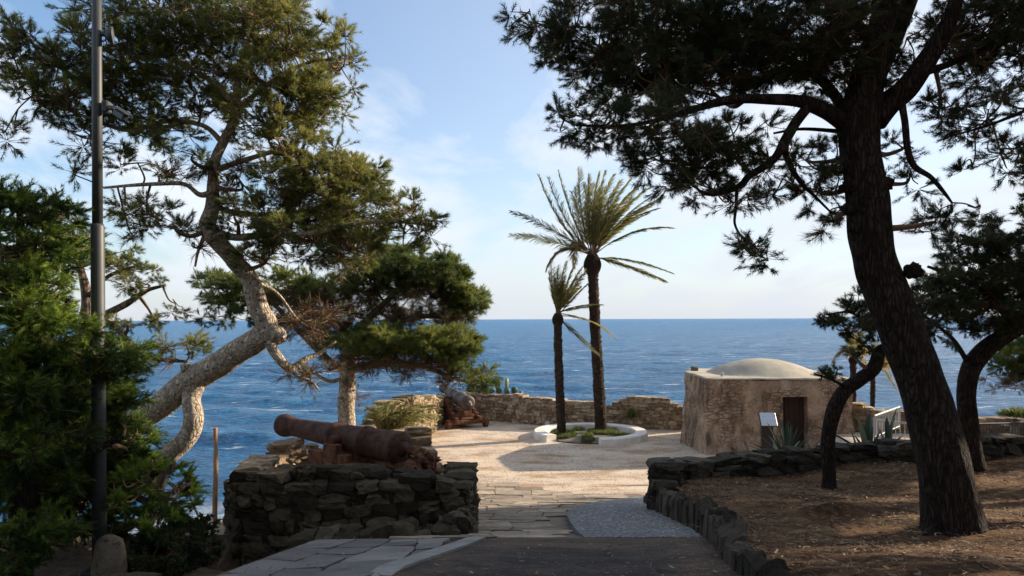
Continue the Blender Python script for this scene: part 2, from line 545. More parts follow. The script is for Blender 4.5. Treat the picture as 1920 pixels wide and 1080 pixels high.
MAT['asphalt_old'] = m_simple('asphalt', (.022, .018, .018), (.062, .046, .038), 2.4, .9, 90, 1.0, .025, .2)
MAT['flag'] = m_simple('flagstones', (.20, .16, .12), (.40, .33, .25), 5, .85, 25, .7, .02, .3, tintmul=True)
MAT['flag2'] = m_simple('cut paving slabs', (.11, .105, .10), (.19, .18, .17), 3, .7, 60, .4, .01, .4, tintmul=True)
MAT['mortar'] = m_simple('joint earth', (.13, .10, .075), (.22, .18, .14), 6, .95, 40, .6, .02)
MAT['curb'] = m_simple('pale kerb', (.20, .195, .185), (.30, .29, .27), 4, .8, 50, .4, .01)
MAT['ringw'] = m_simple('white concrete', (.60, .55, .47), (.78, .74, .68), 2.5, .85, 30, .35, .01)
MAT['roofp'] = m_simple('lime render roof', (.30, .265, .21), (.46, .41, .325), 1.6, .9, 18, .6, .02)
MAT['wood_door'] = m_simple('brown door wood', (.022, .012, .010), (.055, .026, .02), 8, .7, 40, .4, .01, .3, stretch=(8, 8, .6))
MAT['rust'] = m_simple('rusted iron', (.022, .012, .010), (.105, .042, .024), 7, .82, 28, 1.0, .02, .35, .0)
MAT['rust2'] = m_simple('flaking rusted iron', (.05, .022, .014), (.22, .09, .045), 9, .85, 40, .8, .02, .3)
MAT['iron_pale'] = m_simple('weathered iron', (.035, .024, .021), (.095, .066, .056), 7, .6, 40, .4, .008, .5, .15)
MAT['oldwood'] = m_simple('old pole wood', (.30, .16, .09), (.50, .33, .21), 7, .85, 30, .6, .01, .3, stretch=(4, 4, 1))
MAT['pole'] = m_simple('galvanised pole', (.04, .043, .043), (.068, .07, .07), 3, .55, 60, .15, .003, .5, .3, stretch=(1, 1, .4))
MAT['grey_plastic'] = m_simple('grey plastic', (.035, .04, .045), (.055, .06, .065), 3, .5, 60, .05, .002, .4)
MAT['black'] = m_simple('black plastic', (.015, .015, .016), (.03, .03, .03), 3, .5, 60, .05, .002, .4)
MAT['whitemetal'] = m_simple('white painted metal', (.36, .36, .35), (.48, .47, .455), 10, .5, 60, .1, .003, .5)
MAT['panel'] = m_simple('printed panel', (.50, .55, .62), (.62, .66, .70), 14, .3, 60, .02, .002, .5)
MAT['carpaint'] = m_simple('white car paint', (.62, .61, .58), (.68, .67, .64), 2, .25, 60, .0, .002, .6)
MAT['glass'] = m_simple('dark car glass', (.012, .015, .02), (.02, .025, .03), 2, .08, 60, .0, .002, .8)
MAT['tyre'] = m_simple('rubber', (.012, .012, .012), (.02, .02, .02), 4, .9, 60, .3, .004)

def m_dark_gravel():
    m, nt, b, _ = newmat('blue grey gravel')
    v = coords(nt)
    pv = voro(nt, v, 38, 'F1', 1)
    s = N(nt, 'ShaderNodeSeparateColor'); nt.links.new(pv, s.inputs[0])
    c = ramp(nt, [(0, (.04, .045, .05)), (.4, (.12, .13, .14)), (.8, (.21, .215, .22)), (1, (.50, .49, .48))], s.outputs[0])
    c = mixc(nt, .5, c, ramp(nt, [(.3, (.75, .75, .75)), (.7, (1.15, 1.15, 1.15))], noise_(nt, v, 2.5, 5)), 'MULTIPLY')
    fin(nt, b, c, .9, voro(nt, v, 38), .8, .015, .3)
    return m
MAT['dgravel'] = m_dark_gravel()

def m_hut():
    m, nt, b, _ = newmat('patched masonry plaster')
    v = coords(nt)
    big = noise_(nt, v, 1.3, 8, .65, .7)
    plaster = ramp(nt, [(.3, (.25, .165, .11)), (.5, (.38, .27, .19)), (.7, (.52, .41, .31))], big)
    vz = coords(nt, (4.2, 4.2, 10))
    br = voro(nt, vz, 1, 'DISTANCE_TO_EDGE')
    joint = ramp(nt, [(.02, (.45, .4, .36)), (.12, (1, 1, 1))], br)
    patch = ramp(nt, [(.46, (0, 0, 0)), (.56, (.9, .9, .9))], noise_(nt, v, .9, 5, .6, .3))
    rub = mixc(nt, 1.0, plaster, joint, 'MULTIPLY')
    c = mixc(nt, patch, plaster, rub)
    dk = noise_(nt, coords(nt, (1.1, 1.1, .5)), 1.7, 9, .72, 1.0)
    c = mixc(nt, ramp(nt, [(.48, (0, 0, 0)), (.62, (.9, .9, .9))], dk), c, (.095, .068, .048))
    c = mixc(nt, .6, c, ramp(nt, [(.3, (.6, .6, .6)), (.7, (1.3, 1.28, 1.25))], noise_(nt, v, 14, 8, .7)), 'MULTIPLY')
    h = M(nt, 'ADD', M(nt, 'MULTIPLY', M(nt, 'MINIMUM', br, .2), M(nt, 'MULTIPLY', patch, 3.0)), noise_(nt, v, 6, 10, .7))
    fin(nt, b, c, .95, h, .9, .05, .15)
    return m
MAT['hut'] = m_hut()

def m_bark(name, c0, c1, c2, sc=9, spots=True, bd=.04, zst=.35, crk=.35):
    m, nt, b, _ = newmat(name)
    v0 = coords(nt, (1, 1, zst))
    nz = N(nt, 'ShaderNodeTexNoise'); nz.inputs['Scale'].default_value = 5; nz.inputs['Detail'].default_value = 5
    nt.links.new(v0, nz.inputs['Vector'])
    vm = N(nt, 'ShaderNodeVectorMath', operation='MULTIPLY_ADD'); nt.links.new(nz.outputs[1], vm.inputs[0]); vm.inputs[1].default_value = (.22, .22, .22); nt.links.new(v0, vm.inputs[2])
    v = vm.outputs[0]
    ed = voro(nt, v, sc, 'DISTANCE_TO_EDGE')
    n = noise_(nt, coords(nt), 11, 9, .7)
    c = ramp(nt, [(.3, c0), (.5, c1), (.72, c2)], n)
    c = mixc(nt, .85, c, ramp(nt, [(.0, (crk, crk, crk)), (.2, (1, 1, 1))], ed), 'MULTIPLY')
    if spots:
        sp_ = voro(nt, coords(nt), 13)
        c = mixc(nt, ramp(nt, [(.12, (.9, .9, .9)), (.26, (0, 0, 0))], sp_), c, (.05, .035, .025))
    h = M(nt, 'ADD', M(nt, 'MULTIPLY', M(nt, 'MINIMUM', ed, .2), 4.0), n)
    fin(nt, b, c, .95, h, 1.0, bd, .15)
    return m
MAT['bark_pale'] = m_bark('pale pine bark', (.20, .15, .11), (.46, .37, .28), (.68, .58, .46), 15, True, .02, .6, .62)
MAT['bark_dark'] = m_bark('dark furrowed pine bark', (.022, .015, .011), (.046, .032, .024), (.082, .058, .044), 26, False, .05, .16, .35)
MAT['bark_mid'] = m_bark('brown pine bark', (.08, .055, .04), (.18, .13, .095), (.32, .25, .19), 11, False, .03)
MAT['palmbark'] = m_bark('palm bark', (.035, .022, .016), (.085, .055, .038), (.16, .11, .075), 16, False, .04, 2.2)
MAT['twig'] = m_simple('brown twigs', (.09, .055, .035), (.22, .14, .09), 8, .9, 60, .2, .003, .2, tintmul=True)

def m_leaf(name, stops, transl=.35, rough=.55, spec=.25):
    m, nt, b, out = newmat(name)
    c = ramp(nt, stops, attr(nt))
    fin(nt, b, c, rough, None, spec=spec)
    tr = N(nt, 'ShaderNodeBsdfTranslucent'); nt.links.new(c, tr.inputs[0])
    ms = N(nt, 'ShaderNodeMixShader'); ms.inputs[0].default_value = transl
    nt.links.new(b.outputs[0], ms.inputs[1]); nt.links.new(tr.outputs[0], ms.inputs[2])
    nt.links.new(ms.outputs[0], out.inputs[0])
    return m
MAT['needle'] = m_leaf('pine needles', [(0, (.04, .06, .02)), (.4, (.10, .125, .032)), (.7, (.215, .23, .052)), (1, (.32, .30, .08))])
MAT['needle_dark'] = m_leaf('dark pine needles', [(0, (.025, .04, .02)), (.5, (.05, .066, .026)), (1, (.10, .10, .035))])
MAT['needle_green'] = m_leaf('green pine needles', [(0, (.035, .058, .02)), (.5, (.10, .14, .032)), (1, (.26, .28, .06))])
MAT['shrub'] = m_leaf('feathery shrub leaves', [(0, (.018, .042, .010)), (.45, (.05, .10, .016)), (.68, (.17, .26, .032)), (1, (.30, .38, .06))])
MAT['frond'] = m_leaf('palm fronds', [(0, (.07, .085, .035)), (.5, (.22, .21, .07)), (.85, (.40, .33, .13)), (1, (.40, .25, .12))], .45)
MAT['agave'] = m_leaf('agave leaves', [(0, (.05, .075, .05)), (.6, (.10, .13, .085)), (1, (.24, .24, .13))], .05, .5)
MAT['cactus'] = m_leaf('cactus pads', [(0, (.035, .065, .04)), (.6, (.07, .11, .065)), (1, (.2, .22, .11))], .05, .5)
MAT['grass'] = m_leaf('grass blades', [(0, (.05, .075, .015)), (.5, (.11, .15, .03)), (1, (.22, .23, .07))])
MAT['litter'] = m_leaf('needles and twigs on the ground', [(0, (.05, .025, .014)), (.5, (.17, .10, .055)), (1, (.38, .27, .17))], .0, .9)

def m_sea():
    m, nt, b, _ = newmat('sea water')
    v = coords(nt)
    w1 = noise_(nt, coords(nt, (.75, 1.0, 1), (0, 0, .25)), 1.3, 9, .68, .1)
    w2 = noise_(nt, coords(nt, (.6, 1, 1), (0, 0, -.15)), .16, 7, .6, .1)
    w3 = noise_(nt, coords(nt, (.35, 1, 1), (0, 0, .1)), .022, 5, .6)
    h = M(nt, 'ADD', M(nt, 'MULTIPLY', w1, 1.0), M(nt, 'ADD', M(nt, 'MULTIPLY', w2, 2.6), M(nt, 'MULTIPLY', w3, 1.5)))
    deep = ramp(nt, [(.38, (.001, .055, .17)), (.5, (.004, .118, .30)), (.62, (.03, .245, .48))], M(nt, 'MULTIPLY', M(nt, 'ADD', w2, M(nt, 'ADD', w1, w1)), .333))
    cap = noise_(nt, coords(nt, (.3, 1.0, 1), (0, 0, .12)), .42, 9, .62, .3)
    cf = ramp(nt, [(.62, (0, 0, 0)), (.66, (.7, .7, .7))], cap)
    c = mixc(nt, cf, deep, (.75, .8, .84))
    foam = mixc(nt, M(nt, 'MULTIPLY', attr(nt), ramp(nt, [(.36, (0, 0, 0)), (.5, (1, 1, 1))], noise_(nt, coords(nt, (.5, 1, 1)), .8, 8, .7, .8))), c, (.8, .85, .88))
    fin(nt, b, foam, .28, h, 1.0, 2.0, .12)
    b.inputs['IOR'].default_value = 1.33
    return m
MAT['sea'] = m_sea()

# ------------------------------------------------------------------ ground heights
rng = np.random.default_rng(7)
random.seed(7)
PY = np.array([-30, -8, 0, 3, 4.6, 7, 10, 14, 17, 19.5, 24, 60.])
PZ = np.array([8.0, 3.4, 2.85, 2.78, 2.68, 2.2, 1.43, .72, .22, .02, 0, 0])
def path_z(y): return np.interp(y, PY, PZ)
CY = np.array([-8, 4.4, 5.2, 6.6, 9.5, 11.8, 13.2, 13.6])
CX = np.array([1.3, 1.45, 1.55, 1.82, 2.37, 2.42, 2.5, 2.5])
def curb_x(y): return np.interp(y, CY, CX)
BY = np.array([-30, -8, 3, 4.8, 8, 12.5, 15, 17, 30]); BZ = np.array([8.2, 3.5, 2.85, 2.62, 1.95, 1.47, 1.34, 1.3, 1.3])
def bed_z(x, y):
    return np.interp(y, BY, BZ) + .10 * np.exp(-((x - 4.75) ** 2 + (y - 8.1) ** 2) / .55) + .13 * np.exp(-(((x - 4.05) / .45) ** 2 + ((y - 9.6) / .25) ** 2)) + .05 * np.sin(x * 1.3 + y * .8) * np.clip((x - 2.5) / 2, 0, 1) + .1 * np.clip((x - 5) / 6, 0, 1)
WX = np.array([2.45, 3.4, 4.8, 6.5, 8.1, 10.6, 14, 30]); WY = np.array([13.25, 13.5, 14.1, 14.7, 15.1, 15.6, 16.2, 18.5])
def wall_y(x): return np.interp(x, WX, WY)
def sst(a, b, x):
    t = np.clip((x - a) / (b - a), 0, 1); return t * t * (3 - 2 * t)
SEA = -8.2
def ground_z(x, y):
    x = np.asarray(x, float); y = np.asarray(y, float)
    g = path_z(y)
    # earth banked up behind the bed wall
    wy = wall_y(x)
    bank = sst(2.2, 3.4, x) * (1 - sst(.2, 3.8, y - wy)) * (y > wy - 4) * 1.0
    g = np.where(x > 2.2, np.maximum(g, np.minimum(bank, bed_z(x, y) - .35)), g)
    g = g + sst(9.2, 10.2, x) * sst(16, 17.5, y) * .6
    # drops beyond the fort
    lx = np.interp(y, [-8, 4, 8.2, 9.3, 10, 18, 22, 31, 60], [-1.95, -1.95, -1.95, -2.6, -4.7, -4.7, -3.35, -3.1, -3.1])
    low = np.interp(y, [-30, -8, 3, 7, 8.5, 10, 14, 24, 30, 44, 70], [7.5, 2.9, 2.0, 1.7, 1.35, .2, -3.4, -3.7, -5.5, -9.5, -13])
    low = low + 1.9 * np.exp(-(((x + 6.0) / 1.7) ** 2 + ((y - 10.6) / 1.7) ** 2)) + 1.0 * sst(-7, -14, x) * sst(16, 6, y)
    out = np.maximum(lx - x, 0)
    k = sst(0, .55, out)
    g = g * (1 - k) + np.minimum(low, g) * k
    by = np.interp(x, [-20, -2.9, -.7, 1.1, 5, 6.9, 10.9, 40], [32.6, 32.6, 32.3, 30.8, 29.6, 29.4, 26.6, 26.6])
    bo = np.maximum(y - by, 0)
    g = g - sst(0, 2.0, bo) * 1.2 - np.maximum(bo - 1, 0) * .95
    nn = .12 * np.sin(x * 1.7 + y * .9) * np.sin(y * 1.3 - x * .6)
    g = g + nn * np.clip(k + sst(0, 2, bo), 0, 1) * 1.5
    return np.maximum(g, -14)

# ------------------------------------------------------------------ sea
def build_sea():
    na, nr = 420, 520
    a = np.radians(np.linspace(-75, 75, na)); r = 24 * (22000 / 24) ** np.linspace(0, 1, nr)
    A, Rr = np.meshgrid(a, r)
    X = np.sin(A) * Rr; Y = np.cos(A) * Rr
    Z = np.full_like(X, SEA)
    lr = np.random.default_rng(3)
    for i in range(16):
        lam = lr.uniform(3.0, 15); th = math.radians(lr.normal(200, 28)); k = 2 * math.pi / lam
        fade = np.clip((lam * 55 - Rr) / (lam * 30), 0, 1)
        Z += .0085 * lam * lr.uniform(.5, 1.1) * fade * np.sin(k * (X * math.sin(th) + Y * math.cos(th)) + lr.uniform(0, 6.3))
    mb = MB()
    i = np.arange(nr - 1)[:, None]; j = np.arange(na - 1)[None]
    q = np.stack([i * na + j, i * na + j + 1, (i + 1) * na + j + 1, (i + 1) * na + j], -1).reshape(-1, 4)
    foam = np.exp(-((X + 19.6) / 3.2) ** 2) * np.clip((53 - Y) / 6, 0, 1)
    mb.add(np.stack([X, Y, Z], -1).reshape(-1, 3), q[:, ::-1], tint=np.clip(foam, 0, 1).ravel())
    o = mb.build('sea', MAT['sea'], smooth=True)
    struct(o)
build_sea()

# ------------------------------------------------------------------ ground sheet
def build_ground():
    xs = np.concatenate([np.linspace(-60, -12, 25)[:-1], np.arange(-12, 14, .2), np.linspace(14, 60, 24)])
    ys = np.concatenate([np.linspace(-30, 2, 12)[:-1], np.arange(2, 36, .2), np.linspace(36, 75, 20)])
    X, Y = np.meshgrid(xs, ys)
    Z = ground_z(X, Y)
    inb = (X > curb_x(Y) + .05) & (Y < wall_y(X) + .1) & (Y < 13.5 + 50 * (X > 2.6))
    Z = np.where(inb, Z - .25, Z)
    Z = np.where(inb & (Y < 5), bed_z(X, Y) - .5, Z)
    lx = np.interp(Y, [-8, 8.4, 9.6, 10, 18, 22, 31, 60], [-2.25, -2.25, -3.4, -4.7, -4.7, -3.35, -3.1, -3.1])
    by = np.interp(X, [-20, -2.9, -.7, 1.1, 5, 6.9, 10.9, 40], [32.6, 32.6, 32.3, 30.8, 29.6, 29.4, 26.6, 26.6])
    earth = np.clip(((Y < 9.9) & (X < -.35) & (Y > -8)) * 1.0 + sst(0, .5, lx - X) + sst(-.3, .6, Y - by) + ((X > 3) & (Y < wall_y(X) + 3.2)) * 1.0, 0, 1)
    n = len(xs); m = len(ys)
    i = np.arange(m - 1)[:, None]; j = np.arange(n - 1)[None]
    q = np.stack([i * n + j, i * n + j + 1, (i + 1) * n + j + 1, (i + 1) * n + j], -1).reshape(-1, 4)
    mb = MB(); mb.add(np.stack([X, Y, Z], -1).reshape(-1, 3), q, tint=earth.ravel())
    struct(mb.build('ground', MAT['ground'], smooth=True))
build_ground()

def sheet(name, mat, inside_rows, zf, dz, edge=0.0):
    """rows: list of (y, x0, x1); a strip sheet following the ground, with a skirt of depth edge"""
    n = 14; mb = MB(); V = []
    for (y, x0, x1) in inside_rows:
        for t in np.linspace(0, 1, n):
            x = x0 + (x1 - x0) * t
            V.append((x, y, float(zf(x, y)) + dz))
    m = len(inside_rows)
    Q = [(i * n + j, i * n + j + 1, (i + 1) * n + j + 1, (i + 1) * n + j) for i in range(m - 1) for j in range(n - 1)]
    if edge:
        per = [j for j in range(n)] + [(i + 1) * n - 1 for i in range(1, m)] + [(m - 1) * n + j for j in range(n - 2, -1, -1)] + [i * n for i in range(m - 2, 0, -1)]
        b = len(V)
        for p in per: V.append((V[p][0], V[p][1], V[p][2] - edge))
        L = len(per)
        for k in range(L):
            k2 = (k + 1) % L
            Q.append((per[k2], per[k], b + k, b + k2))
    mb.add(V, Q)
    return mb.build(name, mat, smooth=False)
gz = lambda x, y: float(ground_z(x, y))
# asphalt path, ends with an edge at about y = 7.3
rows = []
for y in np.arange(-6, 7.6, .35):
    xl = float(np.interp(y, [-6, 4.6, 6.8, 7.4], [-1.3, -.87, -.30, -.42]))
    rows.append((y, xl, float(curb_x(y)) - .0))
struct(sheet('path', MAT['asphalt'], rows, lambda x, y: path_z(y), .035, .06))
# blue-grey gravel ramp with its rounded side
rows = []
for y in np.linspace(7.62, 17.2, 30):
    t = (y - 7.62) / (17.2 - 7.62)
    xl = float(np.interp(y, [7.62, 9.5, 12.0, 13.6, 15, 16.2, 17.2], [.74, .78, .86, 1.12, 1.62, 2.25, 3.0]))
    xr = max(float(np.interp(y, [7.62, 12, 13.1, 13.3, 17.2], [float(curb_x(7.6)), 2.5, 2.5, 3.1, 3.4])), xl + .05)
    rows.append((y, xl, xr))
struct(sheet('gravel_ramp', MAT['dgravel'], rows, lambda x, y: path_z(y) + .07 * (1 - sst(13, 17, y)) * sst(7.6, 10, y) , .03, .22))

# flagstone paving: real slabs with joints
def slabs(name, mat, xs0, xs1, ys, wl, inside, zf, gap, th, seed, tilt=.006, skew=0.0, xclip=-99, swap=False):
    r = np.random.default_rng(seed); mb = MB()
    ph = r.uniform(0, 6.3, len(ys) + 1)
    def Y(k, x):
        return ys[k] + .07 * math.sin(x * 1.5 + ph[k] * 3) * (0 if k in (0, len(ys) - 1) else 1) + skew * x
    for k in range(len(ys) - 1):
        x = xs0 + r.uniform(-wl, 0); jx = r.normal() * .04
        while x < xs1:
            w = wl * r.uniform(.6, 1.6)
            j2 = r.normal() * .05
            cx_, cy_ = x + w / 2, (Y(k, x + w / 2) + Y(k + 1, x + w / 2)) / 2
            if (inside(cy_, cx_) if swap else inside(cx_, cy_)):
                V = []
                n = 4
                dz = r.normal() * .004; tx = r.normal() * tilt; ty = r.normal() * tilt
                for lay in (1, 0):
                    for side in (0, 1):
                        for i in range(n + 1):
                            t = i / n
                            a = max(x + gap + (jx if side else 0), xclip); b_ = max(x + w - gap + (j2 if side else 0), a + .02)
                            xx = a + (b_ - a) * t
                            yy = Y(k + side, xx) + (gap if side == 0 else -gap)
                            if i in (0, n): yy += (.02 if side == 0 else -.02)
                            if swap: xx, yy = yy, xx
                            zz = float(zf(xx, yy)) + (th + dz + tx * (t - .5) + ty * side if lay else -.03)
                            V.append((xx + r.normal() * .003, yy + r.normal() * .005, zz))
                Q = []
                m = n + 1
                for i in range(n):
                    Q.append((i, i + 1, m + i + 1, m + i))
                    Q.append((2 * m + i, 2 * m + i + 1, i + 1, i))
                    Q.append((m + i, m + i + 1, 3 * m + i + 1, 3 * m + i))
                Q.append((0, m, 3 * m, 2 * m)); Q.append((m - 1, 3 * m - 1, 4 * m - 1, 2 * m - 1))
                mb.add(V, Q, tint=r.uniform(0, 1))
            x += w; jx = j2
    return mb.build(name, mat)
ysf = [7.66]
while ysf[-1] < 20.5: ysf.append(ysf[-1] + rng.uniform(.36, .75))
def inflag(x, y):
    edge = float(np.interp(x, [-2, 0, 1.2, 3.2], [19.6, 19.2, 17.9, 16.4]))
    if y > edge or x < -1.6 or x > 3.2: return False
    if y < 13.6 and x > curb_x(y): return False
    rl = float(np.interp(y, [7.6, 12.0, 13.6, 15, 16.2, 17.2], [.35, .75, .9, 1.35, 2.0, 2.9]))
    return y > 17 or x < rl
fo = struct(slabs('flagstone_paving', MAT['flag'], -1.9, 3.2, ysf, .62, inflag, lambda x, y: path_z(y), .008, .03, 11))
# earth below the joints
rows = [(y, -1.8, 2.4 if y < 13 else 3.0) for y in np.arange(7.55, 17.6, .5)]
struct(sheet('joint_earth', MAT['mortar'], rows, lambda x, y: path_z(y), .008, 0))
def inpav(x, y):
    xl = -1.95; xr = float(np.interp(y, [3, 4.6, 6.8, 7.3], [-1.12, -.98, -.46, -.44]))
    return xl < x < xr and y < 7.2
struct(slabs('stone_pavement', MAT['flag2'], 3.0, 7.3, [-1.86, -1.5, -1.2, -.88, -.55, -.3], .5, inpav, lambda x, y: path_z(y), .004, .03, 5, skew=.0, swap=True))
# pale kerb line between pavement and asphalt: long stones
mb = MB()
kx = [-1.02, -.97, -.80, -.62, -.44, -.34]; ky = [2.6, 3.9, 5.0, 5.75, 6.5, 7.15]
for i in range(5):
    p0 = np.array((kx[i], ky[i])); p1 = np.array((kx[i + 1], ky[i + 1])); d = unit(p1 - p0); nrm = np.array((-d[1], d[0])) * .085
    p0 = p0 + d * .006; p1 = p1 - d * .006
    V = []
    for dz in (.055, -.05):
        for p, s_ in ((p0, -1), (p1, -1), (p1, 1), (p0, 1)):
            q = p + nrm * s_
            V.append((q[0], q[1], path_z(q[1]) + dz))
    mb.add(V, [(0, 1, 2, 3), (4, 5, 1, 0), (5, 6, 2, 1), (6, 7, 3, 2), (7, 4, 0, 3)], tint=rng.uniform(0, 1))
k = mb.build('stone_kerb', MAT['curb']); struct(k)

# planting bed surface
def build_bed():
    mb = MB(); V = []; nx, ny = 130, 110
    for iy in range(ny):
        v = iy / (ny - 1)
        for ix in range(nx):
            u = (ix / (nx - 1)) ** 1.5
            x_end = 32
            # rows bend from the kerb line to the wall line
            y = -6 + (13.6 + 6) * v
            x0 = float(curb_x(y)) + .12
            x = x0 + (x_end - x0) * u
            yy = y + (float(wall_y(x)) + .05 - 13.3) * v ** 2
            z = float(bed_z(x, yy)) + .035 * mnoise.noise(Vector((x * 1.4, yy * 1.4, 0))) + .02 * mnoise.noise(Vector((x * 5, yy * 5, 3)))
            z -= .10 * max(0, 1 - (x - x0) / .5)
            V.append((x, yy, z))
    Q = [(i * nx + j, i * nx + j + 1, (i + 1) * nx + j + 1, (i + 1) * nx + j) for i in range(ny - 1) for j in range(nx - 1)]
    mb.add(V, Q)
    struct(mb.build('planting_bed', MAT['bed'], smooth=True))
build_bed()
# loose needles, twigs and crumbs of bark on the bed
def litter(n, xr, yr, zf, seed, name):
    r = np.random.default_rng(seed)
    y = yr[0] + (yr[1] - yr[0]) * r.uniform(0, 1, n) ** .8; x = curb_x(y) + .25 + (xr - 2.4) * r.uniform(0, 1, n) ** 1.2
    ok = y < wall_y(x) - .25; x, y = x[ok], y[ok]; n = len(x)
    z = np.array([float(zf(a, b)) for a, b in zip(x, y)]) + .012 + .03 * r.uniform(-.3, 1, n)
    z += .035 * np.array([mnoise.noise(Vector((a * 1.4, b * 1.4, 0))) for a, b in zip(x, y)])
    C = np.stack([x, y, z], 1)
    a = r.uniform(0, 6.3, n); L = r.uniform(.01, .042, n)[:, None]; d = np.stack([np.cos(a), np.sin(a), r.normal(0, .12, n)], 1)
    s_ = np.stack([-np.sin(a), np.cos(a), r.normal(0, .5, n)], 1) * r.choice([.0015, .003, .009], n, p=[.55, .39, .06])[:, None]
    v = np.stack([C - d * L - s_, C + d * L - s_ * .6, C + d * L * .8 + s_, C - d * L * .8 + s_], 1).reshape(-1, 3)
    mb = MB(); mb.add(v, np.arange(n * 4).reshape(-1, 4), tint=np.repeat(r.uniform(0, 1, n), 4))
    tag(mb.build(name, MAT['litter']), 'fallen pine needles, twigs and bark crumbs scattered over the bare earth', 'litter', kind='stuff')
litter(70000, 13, (4.3, 15.5), bed_z, 21, 'fallen_needles')
def path_litter():
    r = np.random.default_rng(44); n = 1500
    y = 3.8 + 9 * r.uniform(0, 1, n) ** 1.6; cxx = curb_x(y)
    x = np.where(r.uniform(size=n) < .55, cxx - .05 - np.abs(r.normal(0, .35, n)), r.uniform(-1.8, 1, n) * 1.0)
    ok = (x < cxx - .02) & (x > -1.85) & ~((y > 7.4) & (x < -.5)); x, y = x[ok], y[ok]; n = len(x)
    z = path_z(y) + .047 + np.where((y > 7.62) & (x > .6), .08, 0)
    a = r.uniform(0, 6.3, n); L = r.uniform(.01, .035, n)[:, None]; d = np.stack([np.cos(a), np.sin(a), r.normal(0, .05, n)], 1)
    s_ = np.stack([-np.sin(a), np.cos(a), 0 * a], 1) * r.choice([.0015, .003, .008], n, p=[.6, .32, .08])[:, None]
    C = np.stack([x, y, z], 1)
    v = np.stack([C - d * L - s_, C + d * L - s_ * .6, C + d * L * .8 + s_, C - d * L * .8 + s_], 1).reshape(-1, 3)
    mb = MB(); mb.add(v, np.arange(n * 4).reshape(-1, 4), tint=np.repeat(r.uniform(0, 1, n), 4))
    tag(mb.build('path_litter', MAT['litter']), 'scattered dry pine needles and crumbs along the path edge', 'litter', kind='stuff')
path_litter()
def loose_gravel():
    r = np.random.default_rng(45); n = 6000
    y = r.uniform(15.5, 29, n); x = r.uniform(-3, 6, n); s_ = r.uniform(.005, .016, n)[:, None]
    ok = (y > np.interp(x, [-2, 0, 1.2, 3.2], [19.6, 19.2, 17.9, 17.4])) & (np.hypot(x - 2.84, y - 27.2) > 2.1); x, y, s_ = x[ok], y[ok], s_[ok]; n = len(x)
    C = np.stack([x, y, path_z(y) + .002], 1)
    o = np.array([(1, 0, 0), (-.5, .87, 0), (-.5, -.87, 0), (0, 0, .8)])
    v = (C[:, None] + s_[:, None] * (o[None] + r.normal(0, .2, (n, 4, 3)))).reshape(-1, 3)
    b_ = np.arange(n)[:, None, None] * 4
    t = (b_ + np.array([(0, 1, 3), (1, 2, 3), (2, 0, 3)])[None]).reshape(-1, 3)
    mb = MB(); mb.add(v, t=t, tint=np.repeat(r.uniform(.3, 1, n), 4))
    tag(mb.build('loose_gravel', MAT['stone_lit']), 'loose stone chips lying about the pale terrace', 'gravel', kind='stuff')
loose_gravel()

# ------------------------------------------------------------------ stone walls
r2 = np.random.default_rng(31)
mb = MB()
def ax(px, d): return (px - 960) * d / F
near = [(ax(455, 11.6), 11.6, -.6, 1.75), (ax(448, 9.9), 10.0, -.9, 2.14), (ax(470, 9.55), 9.55, -.4, 2.28), (ax(560, 9.5), 9.5, .2, 2.27), (ax(650, 9.6), 9.6, .6, 2.25),
        (ax(730, 9.75), 9.75, .9, 2.22), (ax(800, 9.9), 9.9, 1.1, 2.14), (ax(848, 10.0), 10.0, 1.2, 2.04), (ax(858, 10.2), 11.2, 1.1, 2.0), (-.9, 12.6, .9, 1.9)]
stone_wall(mb, near, .42, .165, .24, r2, 4, jit=.11, rnd=.30, rag=.04)
# second face layer of broken, bigger top stones
for i in range(30):
    t = r2.uniform(0, 1); px = 452 + 400 * t
    p = np.array((ax(px, 9.7 + .25 * t), 9.75 + .2 * t + r2.normal() * .1, float(np.interp(px, [420, 470, 650, 730, 800, 880], [2.18, 2.26, 2.25, 2.22, 2.14, 2.0])) + .03))
    stone(mb, p, (r2.uniform(.16, .42), r2.uniform(.2, .4), r2.uniform(.1, .2)), Rz(r2.uniform(-.4, .4)) @ Rz(0), r2, 4, .3, .14)
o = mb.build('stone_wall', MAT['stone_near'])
tag(o, 'thick dark rubble wall in front of the rusty cannon', 'wall')
# low outer row of stones at its foot
mb = MB()
foot = [(ax(545, 8.2), 8.2), (ax(640, 8.1), 8.1), (ax(740, 8.2), 8.2), (ax(830, 8.5), 8.5), (ax(862, 8.9), 8.9), (ax(868, 9.4), 9.5)]
foot = np.array(foot); sg = np.linalg.norm(np.diff(foot, axis=0), axis=1); Sf = np.concatenate([[0], np.cumsum(sg)])
s = 0
while s < Sf[-1]:
    w = r2.uniform(.2, .34); m = s + w / 2
    x = np.interp(m, Sf, foot[:, 0]); y = np.interp(m, Sf, foot[:, 1])
    zt = np.interp(m, Sf, [1.93, 2.02, 2.04, 1.98, 1.9, 1.84]) + r2.normal() * .03
    zb = path_z(y) - .35
    stone(mb, (x, y, (zt + zb) / 2), (w * 1.03, r2.uniform(.26, .34), zt - zb), Rz(np.interp(m, Sf, [0, 0, .15, .5, .9, 1.2])), r2, 4, .3, .12)
    stone(mb, (x + .02, y + .22, zt - .18), (w * .9, .3, .35), Rz(r2.normal() * .2), r2, 3, .3, .12)
    s += w
tag(mb.build('stone_edging', MAT['stone_near']), 'low row of upright rough stones at the foot of the dark rubble wall', 'stone edging')
